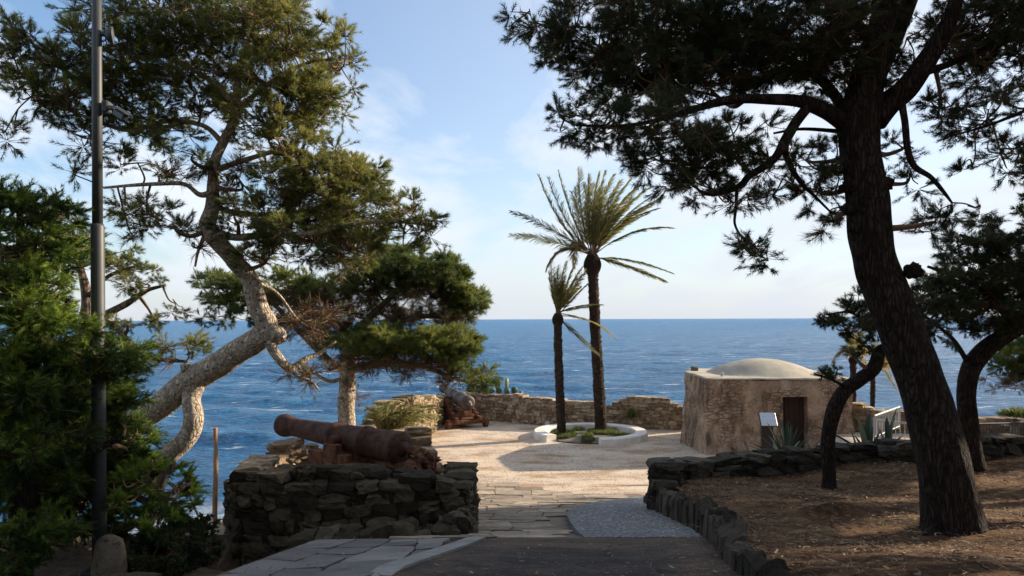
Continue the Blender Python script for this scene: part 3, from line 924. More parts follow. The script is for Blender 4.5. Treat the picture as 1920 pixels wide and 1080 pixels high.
# fill of earth and rubble inside the bastion
mb = MB()
for i in range(150):
    x = r2.uniform(-3.75, -1.1); y = r2.uniform(10.3, 14.6)
    zz = float(np.interp(y, [10, 12, 15], [2.05, 1.75, 1.4])) - .35 * max(0, x + 1.6)
    stone(mb, (x, y, zz - .1), (r2.uniform(.2, .5), r2.uniform(.2, .45), r2.uniform(.15, .35)), Rz(r2.uniform(0, 3)), r2, 3, .35, .13)
box(mb, (-2.45, 12.4, .4), (2.3, 3.9, 2.2), tint=.3)
tag(mb.build('rubble_heap', MAT['stone_near']), 'heap of loose rubble filling the gun position behind the dark wall', 'rubble')
# far side of the gun position
mb = MB()
stone_wall(mb, [(-4.3, 12.0, .2, 1.9), (-4.6, 15.0, 0, 1.8), (-4.2, 15.4, 0, 1.78), (-3.2, 15.5, 0, 1.5), (-2.3, 15.3, 0, 2.0), (-1.95, 14.9, 0, 2.14), (-1.72, 14.2, 0, 2.0), (-1.55, 13.6, 0, 1.75), (-1.45, 13.0, 0, 1.55)], .45, .16, .32, r2, 3, jit=.14, rag=.1)
tag(mb.build('stone_wall', MAT['stone_back']), 'broken sunlit rubble wall just behind the breech of the rusty cannon', 'wall')
# bed retaining wall
mb = MB()
wl = [(2.62, 12.9, 1.0, 1.66), (2.75, 13.35, .6, 1.68), (3.4, 13.6, .5, 1.66), (4.8, 14.2, .4, 1.68), (6.5, 14.8, .4, 1.66), (8.1, 15.2, .4, 1.76), (8.8, 15.3, .4, 1.78)]
stone_wall(mb, wl, .5, .19, .42, r2, 4, jit=.13, rnd=.3, rag=.05)
for i in range(26):
    t = r2.uniform(0, 1); x = 2.7 + 5.4 * t; 
    stone(mb, (x, float(wall_y(x)) + .1 + r2.normal() * .1, 1.66 + .08 * t), (r2.uniform(.3, .6), r2.uniform(.3, .5), r2.uniform(.08, .18)), Rz(r2.uniform(-.3, .6)), r2, 4, .3, .13)
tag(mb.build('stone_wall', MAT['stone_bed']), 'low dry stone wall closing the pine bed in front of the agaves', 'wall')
mb = MB()
stone_wall(mb, [(9.1, 15.4, .5, 1.78), (10.2, 15.6, .5, 1.8), (10.9, 15.75, .5, 1.84), (12, 16, .5, 1.78), (16, 16.6, .6, 1.85)], .5, .17, .3, r2, 3, jit=.14, rnd=.3)
tag(mb.build('stone_wall', MAT['stone_bed']), 'low rough stone wall right of the big leaning pine trunk', 'wall')
# upright kerb stones of the bed
mb = MB()
ys_ = 13.15
while ys_ > 2.0:
    w = r2.uniform(.2, .34); y = ys_ - w / 2
    x = float(curb_x(y)) + .02; zb = path_z(y) - .2
    h = float(np.interp(y, [3, 5, 6.5, 9, 11.5, 13], [.16, .17, .26, .36, .40, .5])) * r2.uniform(.9, 1.15)
    ang = math.atan2(float(curb_x(y + .2) - curb_x(y - .2)), .4)
    stone(mb, (x, y, zb + (h + .2) / 2), (r2.uniform(.15, .22), w * 1.02, h + .2), Rz(-ang), r2, 4, .34, .12)
    ys_ -= w
for i in range(9):
    for k_ in range(2): stone(mb, (2.55 + .12 * k_, 12.9 + r2.normal() * .12, 1.0 + .1 * i), (.42, .36, .15), Rz(r2.uniform(-.2, .2)), r2, 4, .3, .13)
tag(mb.build('stone_edging', MAT['stone_bed']), 'curving row of upright rough stones holding the pine bed along the path', 'stone edging')
# rear parapet
mb = MB()
bk = [(-2.95, 32.0, -.1, 1.10), (-1.6, 32.1, -.1, 1.14), (-.66, 31.6, -.1, 1.14), (1.1, 30.4, -.1, 1.12), (2.1, 30.0, -.1, 1.05), (3.4, 29.6, -.1, 1.0), (3.95, 29.45, -.1, .92), (4.0, 29.43, -.1, 1.12), (4.6, 29.3, -.1, 1.24), (6.0, 29.0, -.1, 1.22), (6.1, 29.0, -.1, 1.04), (6.5, 28.95, -.1, 1.0), (7.3, 28.8, -.1, .85)]
stone_wall(mb, bk, .45, .13, .27, r2, 2, jit=.10, rnd=.2, rag=.03)
tag(mb.build('parapet_wall', MAT['stone_back']), 'long brown rubble parapet at the back of the terrace against the sea', 'wall')
mb = MB()
stone_wall(mb, [(-2.95, 31.7, -.1, 1.1), (-3.1, 29.5, -.1, 1.2), (-3.35, 27, -.1, 1.5), (-3.6, 24.6, -.1, 1.75), (-3.9, 22.5, -.1, 1.75), (-4.2, 20.4, -.1, 1.1)], .5, .14, .25, r2, 3, jit=.13, rnd=.25, rag=.07)
tag(mb.build('parapet_wall', MAT['stone_lit']), 'sunlit yellowish rubble parapet left of the far cannon', 'wall')
mb = MB()
stone_wall(mb, [(10.75, 25.4, -.1, 1.75), (11.0, 24.6, -.1, 1.55), (11.6, 24.2, -.1, 1.45), (13, 24.0, 0, 1.35), (15.5, 23.8, 0, 1.1), (19, 23.6, 0, 1.1)], .5, .17, .3, r2, 3, jit=.14, rnd=.3, rag=.06)
tag(mb.build('parapet_wall', MAT['stone_back']), 'rough stone parapet beyond the railing right of the hut', 'wall')
mb = MB()
for i in range(26):
    stone(mb, (14.6 + r2.uniform(-.3, 2.2), 21.2 + r2.uniform(-.3, .5), .3 + r2.uniform(0, 1.15)), (r2.uniform(.3, .7), r2.uniform(.4, .7), r2.uniform(.2, .4)), Rz(r2.uniform(-.5, .5)), r2, 3, .3, .13)
tag(mb.build('rock_pile', MAT['rock']), 'grassy rock outcrop at the far right end of the railing', 'rock')

# ------------------------------------------------------------------ hut
def build_hut():
    root = thing('stone_hut', 'square rubble hut with a low plaster dome and brown door', 'hut', (8.5, 25.7, 0))
    A, B, C_, D, E_ = (ax(1327, 23.6), 23.6), (ax(1283, 25.8), 25.8), (6.9, 28.0), (11.0, 27.9), (ax(1594, 23.9), 23.9)
    plan = [B, A, E_, D, C_]
    H = [2.48, 2.40, 2.36, 2.4, 2.42]
    mb = MB()
    step = .1
    door = (ax(1466, 23.75), ax(1503, 23.75), 1.82)   # x0,x1,height
    lin = ax(1513, 23.75)
    for i in range(5):
        p, q = np.array(plan[i]), np.array(plan[(i + 1) % 5]); h0, h1 = H[i], H[(i + 1) % 5]
        L = np.linalg.norm(q - p); nu = max(int(L / step), 2); nv = 25
        d = (q - p) / L; nrm = np.array((d[1], -d[0]))
        pp, qq = np.array(plan[i - 1]), np.array(plan[(i + 2) % 5])
        def mitre(e):
            n2_ = unit(np.array((e[1], -e[0]))); b2 = unit(n2_ + nrm); return b2 / max(np.dot(b2, nrm), .4)
        m0, m1 = mitre(p - pp), mitre(qq - q)
        V = []; keep = []
        us = np.linspace(0, 1, nu + 1)
        if i == 1:   # snap two columns to the door jambs
            for xx in (door[0], lin):
                u = (xx - p[0]) / (q[0] - p[0]); kk = int(round(u * nu)); us[kk] = u
        for v in range(nv + 1):
            for u in us:
                hh = (h0 + (h1 - h0) * u) + .03 * math.sin(u * L * 2.1 + i) * min(u, 1 - u) * 4
                zz = (v / nv)
                z = 1.82 * zz * nv / 19 if v <= 19 else 1.82 + (hh - 1.82) * (v - 19) / (nv - 19)
                b = p + d * L * u
                taper = (1 - z / 2.4) * .13
                P = np.array((b[0], b[1], z))
                w = mnoise.noise(Vector((P[0] * 1.3, P[1] * 1.3, z * 1.3))) * .06 + mnoise.noise(Vector((P[0] * 4, P[1] * 4, z * 4))) * .03
                e0, e1 = max(0, 1 - u * L / .35), max(0, 1 - (1 - u) * L / .35)
                n2 = (nrm * (1 - e0 - e1) + m0 * e0 + m1 * e1) * (w + taper)
                V.append((P[0] + n2[0], P[1] + n2[1], z - .03))
        Q = []
        m = nu + 1
        for v in range(nv):
            for u in range(nu):
                if i == 1 and v < 19:
                    xm = p[0] + (q[0] - p[0]) * (us[u] + us[u + 1]) / 2
                    if door[0] < xm < lin: continue
                Q.append((v * m + u, v * m + u + 1, (v + 1) * m + u + 1, (v + 1) * m + u))
        mb.add(V, Q)
    # door reveals
    y0 = np.interp(door[0], [A[0], E_[0]], [A[1], E_[1]]) - .12; dep = .42
    x0, x1, hz = door[0], lin, 1.79
    mb.add([(x0, y0, 0), (x0, y0 + dep, 0), (x0, y0 + dep, hz), (x0, y0 + .12, hz), (x1, y0, 0), (x1, y0 + dep, 0), (x1, y0 + dep, hz), (x1, y0 + .12, hz)],
           [(0, 3, 2, 1), (4, 5, 6, 7), (3, 7, 6, 2)])
    mb.build('wall', MAT['hut'], root, smooth=True)
    mb = MB()
    # planks of the door
    n = 5
    for k in range(n):
        w = (x1 - x0) / n
        bbox(mb, (x0 + w * (k + .5), y0 + dep - .02, .9), (w - .008, .04, 1.8), bev=.006)
    dr = mb.build('door', MAT['wood_door'], root)
    mb = MB(); bbox(mb, (x0 + .1, y0 + dep - .07, .95), (.03, .06, .12), bev=.008)
    mb.build('handle', MAT['black'], dr)
    # roof: flat render with slightly irregular lip, dome growing out of it
    mb = MB()
    cc = np.array((ax(1428, 25.7), 25.75)); V = []
    nr, na = 34, 90
    def edge(a):
        d = np.array((math.cos(a), math.sin(a))); best = 9
        for i in range(5):
            p, q = np.array(plan[i]), np.array(plan[(i + 1) % 5]); e = q - p
            den_ = d[0] * e[1] - d[1] * e[0]
            if abs(den_) < 1e-9: continue
            w = p - cc; t = (w[0] * e[1] - w[1] * e[0]) / den_; s_ = (w[0] * d[1] - w[1] * d[0]) / den_
            if t > 0 and -.001 <= s_ <= 1.001: best = min(best, t); hh = H[i] + (H[(i + 1) % 5] - H[i]) * s_ if t == best else hh
        return best, hh
    for ir in range(nr + 1):
        for ia in range(na):
            a = 2 * math.pi * ia / na
            e, hh = edge(a)
            t = ir / nr; r_ = t * (e + .03)
            R0 = 1.86
            tt_ = min(r_ / R0, 1); z = 2.42 + .49 * (.8 * (1 - tt_ ** 2.3) + .2 * (math.cos(tt_ * math.pi) * .5 + .5))
            z += (hh - 2.42) * t ** 3 + .012 * mnoise.noise(Vector((r_ * math.cos(a) * 2, r_ * math.sin(a) * 2, 1)))
            V.append((cc[0] + r_ * math.cos(a), cc[1] + r_ * math.sin(a), z))
    base = len(V)
    for ia in range(na): 
        x, y, z = V[nr * na + ia]; V.append((x, y, z - .045 - .02 * mnoise.noise(Vector((x * 3, y * 3, 0)))))
    Q = [(i * na + j, i * na + (j + 1) % na, (i + 1) * na + (j + 1) % na, (i + 1) * na + j) for i in range(nr + 1) for j in range(na)]
    mb.add(V, [q[::-1] for q in Q])
    mb.build('dome_roof', MAT['roofp'], root, smooth=True)
    mb = MB(); bbox(mb, (ax(1354, 23.9), 23.95, 2.50), (.08, .08, .14), bev=.015); mb.build('floodlight', MAT['whitemetal'], root)
    mb = MB(); stone(mb, (ax(1303, 26.2), 26.3, 2.52), (.2, .2, .16), Rz(.3), r2, 3); mb.build('loose_stone', MAT['rock'], root)
build_hut()

# ------------------------------------------------------------------ round planter
def build_ring():
    c = np.array((ax(1106, 27.2), 27.2)); ro, ri, h = 2.06, 1.62, .24
    mb = MB(); a0, a1 = math.radians(-86), math.radians(360 - 143)
    n = 72; V = []
    prof = [(ro + .02, -.05), (ro, h - .03), (ro - .03, h), (ri + .03, h), (ri, h - .03), (ri, -.05)]
    for k in range(n + 1):
        a = a0 + (a1 - a0) * k / n
        for r_, z in prof:
            V.append((c[0] + r_ * math.cos(a), c[1] + r_ * math.sin(a), z))
    m = len(prof)
    Q = [(k * m + j, (k + 1) * m + j, (k + 1) * m + j + 1, k * m + j + 1) for k in range(n) for j in range(m - 1)]
    mb.add(V, Q)
    mb.add([V[j] for j in range(m)] + [V[n * m + j] for j in range(m)], [(0, 1, 4, 5), (1, 2, 3, 4), (11, 10, 7, 6), (10, 9, 8, 7)])
    o = mb.build('planter_ring', MAT['ringw'], origin=(c[0], c[1], 0))
    tag(o, 'low round white concrete planter ring around the two palms', 'planter')
    # soil mound
    mb = MB(); V = []
    for i in range(12):
        for k in range(40):
            r_ = (ri + .02) * i / 11; a = 2 * math.pi * k / 40
            V.append((c[0] + r_ * math.cos(a), c[1] + r_ * math.sin(a), .03 + .11 * (1 - (i / 11) ** 2) + .015 * mnoise.noise(Vector((r_ * math.cos(a) * 3, r_ * math.sin(a) * 3, 0)))))
    mb.add(V, [(i * 40 + k, (i + 1) * 40 + k, (i + 1) * 40 + (k + 1) % 40, i * 40 + (k + 1) % 40) for i in range(11) for k in range(40)])
    struct(mb.build('planter_soil', MAT['mortar'], smooth=True))
    g = np.random.default_rng(5); n = 7000
    r_ = ri * np.sqrt(g.uniform(0, 1, n)); a = g.uniform(0, 6.3, n); x = c[0] + r_ * np.cos(a); y = c[1] + r_ * np.sin(a)
    keep = np.array([mnoise.noise(Vector((p * 1.7, q * 1.7, 4))) for p, q in zip(x, y)]) > .22
    keep |= (np.hypot(x - 3.3, y - 27.3) < .55) | (np.hypot(x - 1.8, y - 26.8) < .5)
    x, y, r_ = x[keep], y[keep], r_[keep]
    C = np.stack([x, y, .05 + .11 * (1 - (r_ / ri) ** 2)], 1)
    mb = MB(); D = np.tile([0, 0, 1.], (len(C), 1))
    needles(mb, C + np.array([0, 0, .04]), D, 5, .13, .016, .8, g, g.uniform(0, 1, len(C)))
    tag(mb.build('grass', MAT['grass']), 'short green weeds growing inside the white planter ring', 'grass', kind='stuff')
    mb = MB(); stone(mb, (ax(1101, 25.9), 25.75, .1), (.3, .2, .16), Rz(.4), r2, 3)
    tag(mb.build('loose_rock', MAT['rock']), 'small grey rock lying in the gap of the white planter ring', 'rock')
build_ring()

# ------------------------------------------------------------------ palms
def frond(mbl, mbs, P0, P1, P2, leaf, rng, tint, wind=np.array((0.35, 0, 0)), n=46, fold=.5, w=.028, dry=0.0):
    """pinnate frond along a quadratic curve P0 P1 P2"""
    t = np.linspace(0, 1, 14)[:, None]
    C = (1 - t) ** 2 * P0 + 2 * t * (1 - t) * P1 + t ** 2 * P2
    tube(mbs, C, np.linspace(.02, .003, 14), 4, cap=False)
    t = np.linspace(.16, .995, n)[:, None]
    C = (1 - t) ** 2 * P0 + 2 * t * (1 - t) * P1 + t ** 2 * P2
    T = unit(2 * (1 - t) * (P1 - P0) + 2 * t * (P2 - P1))
    up = np.array((0, 0, 1.0)); side = np.cross(T, up + rng.normal(size=3) * .25); side = unit(side); nrm = unit(np.cross(side, T))
    ln = leaf * np.clip(np.sin(np.clip(t * .8 + .14, 0, 1) * math.pi), 0, 1) ** .6
    vs = []; tt = []
    for sg in (-1, 1):
        d = unit(T * rng.uniform(.75, 1.15, (n, 1)) + side * sg * rng.uniform(.45, .75, (n, 1)) + nrm * rng.uniform(-.1, .45, (n, 1)) * fold + wind * rng.uniform(.2, 1, (n, 1)) + np.array((0, 0, -.12)))
        L = ln * rng.uniform(.7, 1.1, (n, 1))
        b = unit(np.cross(d, T + rng.normal(size=(n, 3)) * .5)) * w / 2
        mid = C + d * L * .5; tip = C + d * L + np.array((0, 0, -.12)) * L
        v = np.stack([C - b * .6, C + b * .6, mid + b, mid - b, tip], 1).reshape(-1, 3)
        base = np.arange(n) * 5
        q = np.stack([base, base + 1, base + 2, base + 3], 1); tr = np.stack([base + 3, base + 2, base + 4], 1)
        mbl.add(v, q, tr, tint=np.clip(np.repeat(tint + rng.normal(size=n) * .1, 5), 0, 1))

def build_palm(base, top, r0, r1, fr, leaf, label, seed, bend=(0, 0), bulb=.34, n=46, autos=0, scale=1.0):
    rng = np.random.default_rng(seed)
    root = thing('palm_tree', label, 'palm tree', base, 'wind-blown palms on the terrace')
    mb = MB()
    P = catmull([base - np.array((0, 0, .15)), base + (top - base) * .35 + np.array((bend[0], 0, 0)), base + (top - base) * .7 + np.array((bend[1], 0, 0)), top], 26)
    k = len(P)
    rr = np.interp(np.linspace(0, 1, k), [0, .04, .12, .85, 1], [r0 * 1.25, r0 * 1.1, r0, r1, r1 * 1.1]) * (1 + .05 * (np.arange(k) % 2))
    tube(mb, P, rr, 16, rough=.12, rs=5)
    # remains of old leaf bases, spiralling up the stem
    for i in range(int(260 * scale)):
        t = rng.uniform(0.02, 1); q = P[min(int(t * (k - 1)), k - 1)]; a = i * 2.399
        r_ = np.interp(t, [0, 1], [r0, r1]) * 1.0
        o = np.array((math.cos(a), math.sin(a), 0))
        c = q + o * r_
        s_ = np.cross(o, (0, 0, 1)) * .045
        mb.add([c - s_ - (0, 0, .04), c + s_ - (0, 0, .04), c + s_ * .6 + o * .035 + (0, 0, .05), c - s_ * .6 + o * .035 + (0, 0, .05), c + (0, 0, .09) - o * .02],
               [(0, 1, 2, 3)], [(3, 2, 4)], tint=rng.uniform(0, 1))
    mb.build('trunk', MAT['palmbark'], root)
    # boss of clipped leaf bases under the crown
    mb = MB()
    for i in range(int(150 * scale)):
        a = i * 2.399; u = i / (150 * scale); z = (u - .9) * bulb * 2.0
        r_ = bulb * .62 * math.sin(np.clip(u * 2.6 + .45, 0, 3.0)) + r1 * .6
        o = np.array((math.cos(a), math.sin(a), 0)); c = top + o * r_ * .8 + np.array((0, 0, z))
        R = np.stack([np.cross(o, (0, 0, 1)), unit(o * .6 + np.array((0, 0, .8))), unit(np.cross(np.cross(o, (0, 0, 1)), o * .6 + np.array((0, 0, .8))))], 1)
        bbox(mb, c, (.07 * bulb / .34, .22 * bulb / .34, .05), R=R, bev=.012, tint=rng.uniform(0, 1))
    tube(mb, [top - (0, 0, bulb * 1.9), top - (0, 0, bulb * .8), top + (0, 0, .1)], [r1, bulb * .6, bulb * .3], 12, rough=.1)
    mb.build('leaf_base_boss', MAT['palmbark'], root)
    mbl, mbs = MB(), MB()
    for (px, py, dd, cxp, cyp, tint) in fr:
        tip = at(px, py, top[1] + dd); ctl = at(cxp, cyp, top[1] + dd * .5)
        frond(mbl, mbs, top + np.array((0, 0, .05)) + rng.normal(size=3) * .04, ctl, tip, leaf * rng.uniform(.85, 1.1), rng, tint, n=n)
    mbl.build('crown', MAT['frond'], root)
    mbs.build('leaf_stems', MAT['twig'], root)
    return root
T1 = at(1111, 484, 27.4)
pr = np.random.default_rng(2)
fr = [(958, 397, -.3, 1040, 425, .2), (958, 441, .2, 1040, 445, .2), (1024, 505, -.6, 1048, 440, .35), (1010, 330, .3, 1045, 430, .3), (1028, 332, -.4, 1060, 430, .35), (1047, 322, .7, 1072, 420, .3),
      (1086, 315, .1, 1086, 400, .45), (1105, 330, -.5, 1098, 400, .5), (1122, 325, .5, 1106, 390, .5), (1135, 322, -.2, 1115, 390, .5), (1150, 328, .8, 1115, 390, .45),
      (1165, 338, -.7, 1122, 395, .55), (1182, 336, .3, 1130, 395, .5), (1200, 345, -.2, 1135, 395, .55), (1218, 352, .6, 1140, 400, .5), (1232, 362, -.5, 1150, 410, .5), (1246, 368, .2, 1160, 410, .35),
      (1258, 427, -.2, 1180, 420, .25), (1260, 512, .3, 1175, 478, .2), (1248, 528, -.3, 1160, 490, .25), (1215, 400, .8, 1150, 425, .5), (1080, 350, -.9, 1080, 420, .5),
      (1075, 500, -.2, 1075, 430, .95), (1095, 470, .8, 1060, 440, .8)]
for i in range(17):
    px = pr.uniform(1065, 1238); fr.append((px, 322 + abs(px - 1130) * .35 + pr.uniform(0, 55), pr.uniform(-1.3, 1.3), 1111 + (px - 1111) * .35, 415 + pr.uniform(-15, 15), pr.uniform(.35, .75)))
build_palm(at(1129, 817, 27.5), T1, .21, .18, fr, .52, 'tall palm with spreading crown in the white planter ring', 4, bend=(-.02, -.03), n=84)
T2 = at(1046, 592, 27.0)
fr = [(1034, 488, .2, 1034, 545, .3), (1048, 498, -.4, 1044, 545, .4), (1062, 490, .3, 1048, 540, .4), (1078, 492, -.3, 1056, 545, .5), (1092, 500, .4, 1060, 545, .6), (1098, 510, -.2, 1065, 550, .8), (1102, 532, .3, 1070, 560, .55),
      (1128, 571, -.3, 1085, 568, .3), (1122, 574, .4, 1080, 575, .3), (1150, 632, -.3, 1110, 590, .75), (1122, 664, -.2, 1075, 625, .2), (1030, 512, -.5, 1036, 560, .35), (1130, 612, .3, 1090, 592, .6)]
for i in range(14):
    px = pr.uniform(1040, 1100); fr.append((px, 505 + pr.uniform(0, 40), pr.uniform(-.7, .7), 1046 + (px - 1046) * .45, 555, pr.uniform(.3, .7)))
build_palm(at(1054, 822, 27.0), T2, .155, .135, fr, .38, 'shorter slim palm leaning under the taller one in the planter ring', 9, bend=(-.02, -.03), bulb=.2, n=44, scale=.8)
# palm beyond the wall, partly hidden by pine branches
T3 = at(1600, 668, 33)
fr = []
for i in range(18):
    px = pr.uniform(1575, 1628); fr.append((px, 618 + pr.uniform(-10, 50), pr.uniform(-1, 1), 1600 + (px - 1600) * .3, 640, pr.uniform(.4, .95)))
fr += [(1560, 680, .2, 1575, 650, .4), (1622, 705, -.3, 1622, 665, .9)]
build_palm(np.array((at(1598, 700, 33)[0], 33, -3.0)), T3, .15, .12, fr, .5, 'distant palm beyond the wall half hidden by thin pine twigs', 12, bulb=.2, n=34, scale=.6)
T4 = at(1637, 690, 34)
fr = []
for i in range(16):
    fr.append((1650 + pr.uniform(5, 32), 655 + pr.uniform(0, 75), pr.uniform(-.8, .8), 1652, 675 + pr.uniform(-10, 15), pr.uniform(.5, .95)))
fr += [(1640, 640, .2, 1640, 660, .5), (1655, 645, 0, 1645, 660, .6)]
build_palm(np.array((at(1634, 800, 34)[0], 34, -3.5)), T4, .11, .10, fr, .45, 'thin distant palm with all its leaves blown to one side', 13, bulb=.14, n=34, scale=.6)

# low young palm behind the near cannon
def build_bush_palm():
    rng = np.random.default_rng(17)
    base = at(722, 815, 19.0); base[2] = .5
    root = thing('young_palm', 'bushy stemless young palm behind the rusty near cannon', 'palm', base)
    mbl, mbs = MB(), MB()
    for i in range(46):
        px = rng.uniform(680, 825); e = (px - 722)
        py = 748 + (abs(e) * .12) + rng.uniform(0, 38)
        tip = at(px, py, 19 + rng.uniform(-.9, .9)); ctl = at(722 + e * .25, 752 + rng.uniform(-6, 18), 19)
        frond(mbl, mbs, base + rng.normal(size=3) * .05, ctl, tip, .3, rng, np.clip(rng.uniform(.1, .6) + (px > 740) * .15, 0, 1), n=36, w=.02)
    mbl.build('fronds', MAT['frond'], root); mbs.build('leaf_stems', MAT['twig'], root)
build_bush_palm()

# ------------------------------------------------------------------ agaves and cacti
def agave(label, base, leaves, seed, group='agaves behind the low stone wall', mat='agave'):
    """leaves: (dir x, dir y, up, length, width)"""
    rng = np.random.default_rng(seed)
    root = thing('agave', label, 'agave', base, group)
    for (dx, dy, dz, L, W) in leaves:
        mb = MB()
        d = unit(np.array((dx, dy, dz))); side = unit(np.cross(d, (0, 0, 1))); nn = np.cross(side, d)
        n = 9; V = []
        for i in range(n):
            t = i / (n - 1)
            c = np.asarray(base) + d * L * t + nn * (.10 * L * t * (1 - t)) - np.array((0, 0, .12 * L * t * t * (1 - dz)))
            w = W * (.7 + .9 * t) * (1 - t) ** .75 if t > .25 else W * (.75 + .2 * t)
            w = max(w, .004)
            V += [c - side * w / 2 + nn * w * .18, c - nn * w * .10, c + side * w / 2 + nn * w * .18, c - nn * (w * .10 + .03 * (1 - t))]
        Q = []
        for i in range(n - 1):
            for k in range(4): Q.append((i * 4 + k, i * 4 + (k + 1) % 4, i * 4 + 4 + (k + 1) % 4, i * 4 + 4 + k))
        mb.add(V, Q, tint=rng.uniform(.2, .7))
        mb.build('leaf', MAT[mat], root, smooth=False)
    return root
ar = np.random.default_rng(8)
lv = []
for i in range(34):
    a = i * 2.399; e = .25 + 1.5 * (i / 34) ** .8
    lv.append((math.cos(a) * math.cos(e) + .05, math.sin(a) * math.cos(e), math.sin(e), ar.uniform(.75, 1.05), .085))
agave('big spiky agave in front of the hut door', (ax(1473, 16), 16.0, 1.2), lv, 1)
lv = [(-.75, -.1, .25, .8, .07), (-.5, -.3, .35, .7, .07), (.6, .1, .8, .75, .08), (.85, 0, .45, .9, .08), (.3, .2, .9, .7, .07), (-.2, .3, .6, .6, .06), (.9, -.3, .2, .8, .08), (.4, -.6, .5, .5, .07)]
agave('ragged agave with drooping leaves at the small leaning pine', (ax(1535, 15.6), 15.7, 1.25), lv, 2)
lv = [(-1, 0, .55, 1.2, .09), (-.8, .2, .2, .7, .08), (.7, .1, .35, .4, .12), (.4, -.3, .2, .35, .1), (-.3, .2, 1, .45, .09)]
agave('agave with one long leaf reaching left over the low wall', (ax(1606, 16.4), 16.4, 1.45), lv, 3)
lv = [(-.25, 0, 1, 1.15, .30), (.1, .1, 1, 1.1, .34), (.35, -.1, .9, .8, .22), (-.1, .3, 1, 1.0, .3), (.45, .2, .8, .6, .2), (-.45, -.1, .8, .7, .2)]
agave('broad-leaved upright agave left of the white railing', (ax(1626, 17), 17.0, 1.05), lv, 4)
lv = [(.22, 0, 1, 1.05, .2), (.0, .1, 1, .8, .22), (-.3, .1, .8, .6, .18), (.5, -.1, .6, .5, .16), (.3, .3, .9, .7, .18)]
agave('pointed blue-green agave in front of the white railing', (ax(1664, 17.4), 17.4, 1.2), lv, 5)

def cactus(label, base, pads, seed):
    rng = np.random.default_rng(seed)
    root = thing('prickly_pear', label, 'cactus', base, 'prickly pears on top of the rear parapet')
    for (dx, dz, w, h, yaw, tilt) in pads:
        mb = MB(); a = np.linspace(0, 2 * math.pi, 16, endpoint=False); V = []
        th = .035
        for s_, k_ in ((-1, .8), (0, 1), (1, .8)):
            for x in a:
                u = math.sin(x) * w / 2 * k_ * (1 + .18 * math.cos(x)); v = math.cos(x) * h / 2 * k_
                p = np.array((u, s_ * th, v))
                ct, st_ = math.cos(tilt), math.sin(tilt)
                p = np.array((p[0] * ct + p[2] * st_, p[1], -p[0] * st_ + p[2] * ct))
                V.append(Rz(yaw) @ p + np.asarray(base) + np.array((dx, 0, dz)))
        Q = [(l * 16 + i, l * 16 + (i + 1) % 16, (l + 1) * 16 + (i + 1) % 16, (l + 1) * 16 + i) for l in range(2) for i in range(16)]
        V.append(sum(V[:16]) / 16); V.append(sum(V[32:48]) / 16)
        T = [(48, (i + 1) % 16, i) for i in range(16)] + [(49, 32 + i, 32 + (i + 1) % 16) for i in range(16)]
        mb.add(V, Q, T, tint=rng.uniform(0, .8))
        mb.build('pad', MAT['cactus'], root, smooth=True)
cactus('tallest pair of upright prickly pear pads on the rear parapet', (ax(937, 32), 32.2, 1.1), [(-.1, .35, .28, .42, .2, 0), (.3, .42, .24, .5, .9, .05), (-.05, .08, .3, .3, -.5, 0), (.28, .1, .26, .3, .1, .3), (-.35, .12, .26, .26, .4, -.4)], 1)
cactus('low clump of prickly pear pads by the breech of the far cannon', (ax(905, 32), 32.1, 1.1), [(-.2, .15, .25, .32, .2, -.3), (.1, .2, .24, .36, -.6, .1), (.3, .1, .26, .26, .8, .6), (-.4, .05, .22, .22, 0, -.8)], 2)
cactus('single leaning prickly pear pad near the middle of the rear parapet', (ax(964, 31.5), 31.5, 1.12), [(0, .17, .3, .32, .4, .35), (-.3, .08, .24, .2, -.3, -.6), (.28, .05, .2, .18, .5, .9)], 3)

def small_clump(name, label, cat, c, rad, n, L, w, mat, seed, sq=.6, ang=.9, nn=7):
    rng = np.random.default_rng(seed); root = None
    u = unit(rng.normal(size=(n, 3))) * (rng.uniform(0, 1, (n, 1)) ** .4) * rad * np.array((1, 1, sq)); u[:, 2] = abs(u[:, 2])
    mb = MB(); needles(mb, np.asarray(c) + u, unit(u + np.array((0, 0, .05 + rad * .4))), nn, L, w, ang, rng, rng.uniform(0, 1, n))
    return tag(mb.build(name, MAT[mat], origin=c), label, cat)
small_clump('weed_tuft', 'small yellow-green weed growing out of the rear parapet face', 'weed', (ax(1184, 28.8), 28.82, .55), .2, 90, .16, .02, 'grass', 3, sq=1.3)
small_clump('weed_tuft', 'green growth on top of the rock outcrop by the railing', 'weed', (ax(1905, 21), 21.0, 1.55), .5, 300, .13, .02, 'grass', 4, sq=.35)
small_clump('low_shrub', 'low dark seaside shrub on the parapet by the far cannon', 'shrub', (ax(893, 32.6), 32.7, 1.05), .55, 420, .12, .02, 'needle_dark', 6, sq=.45)

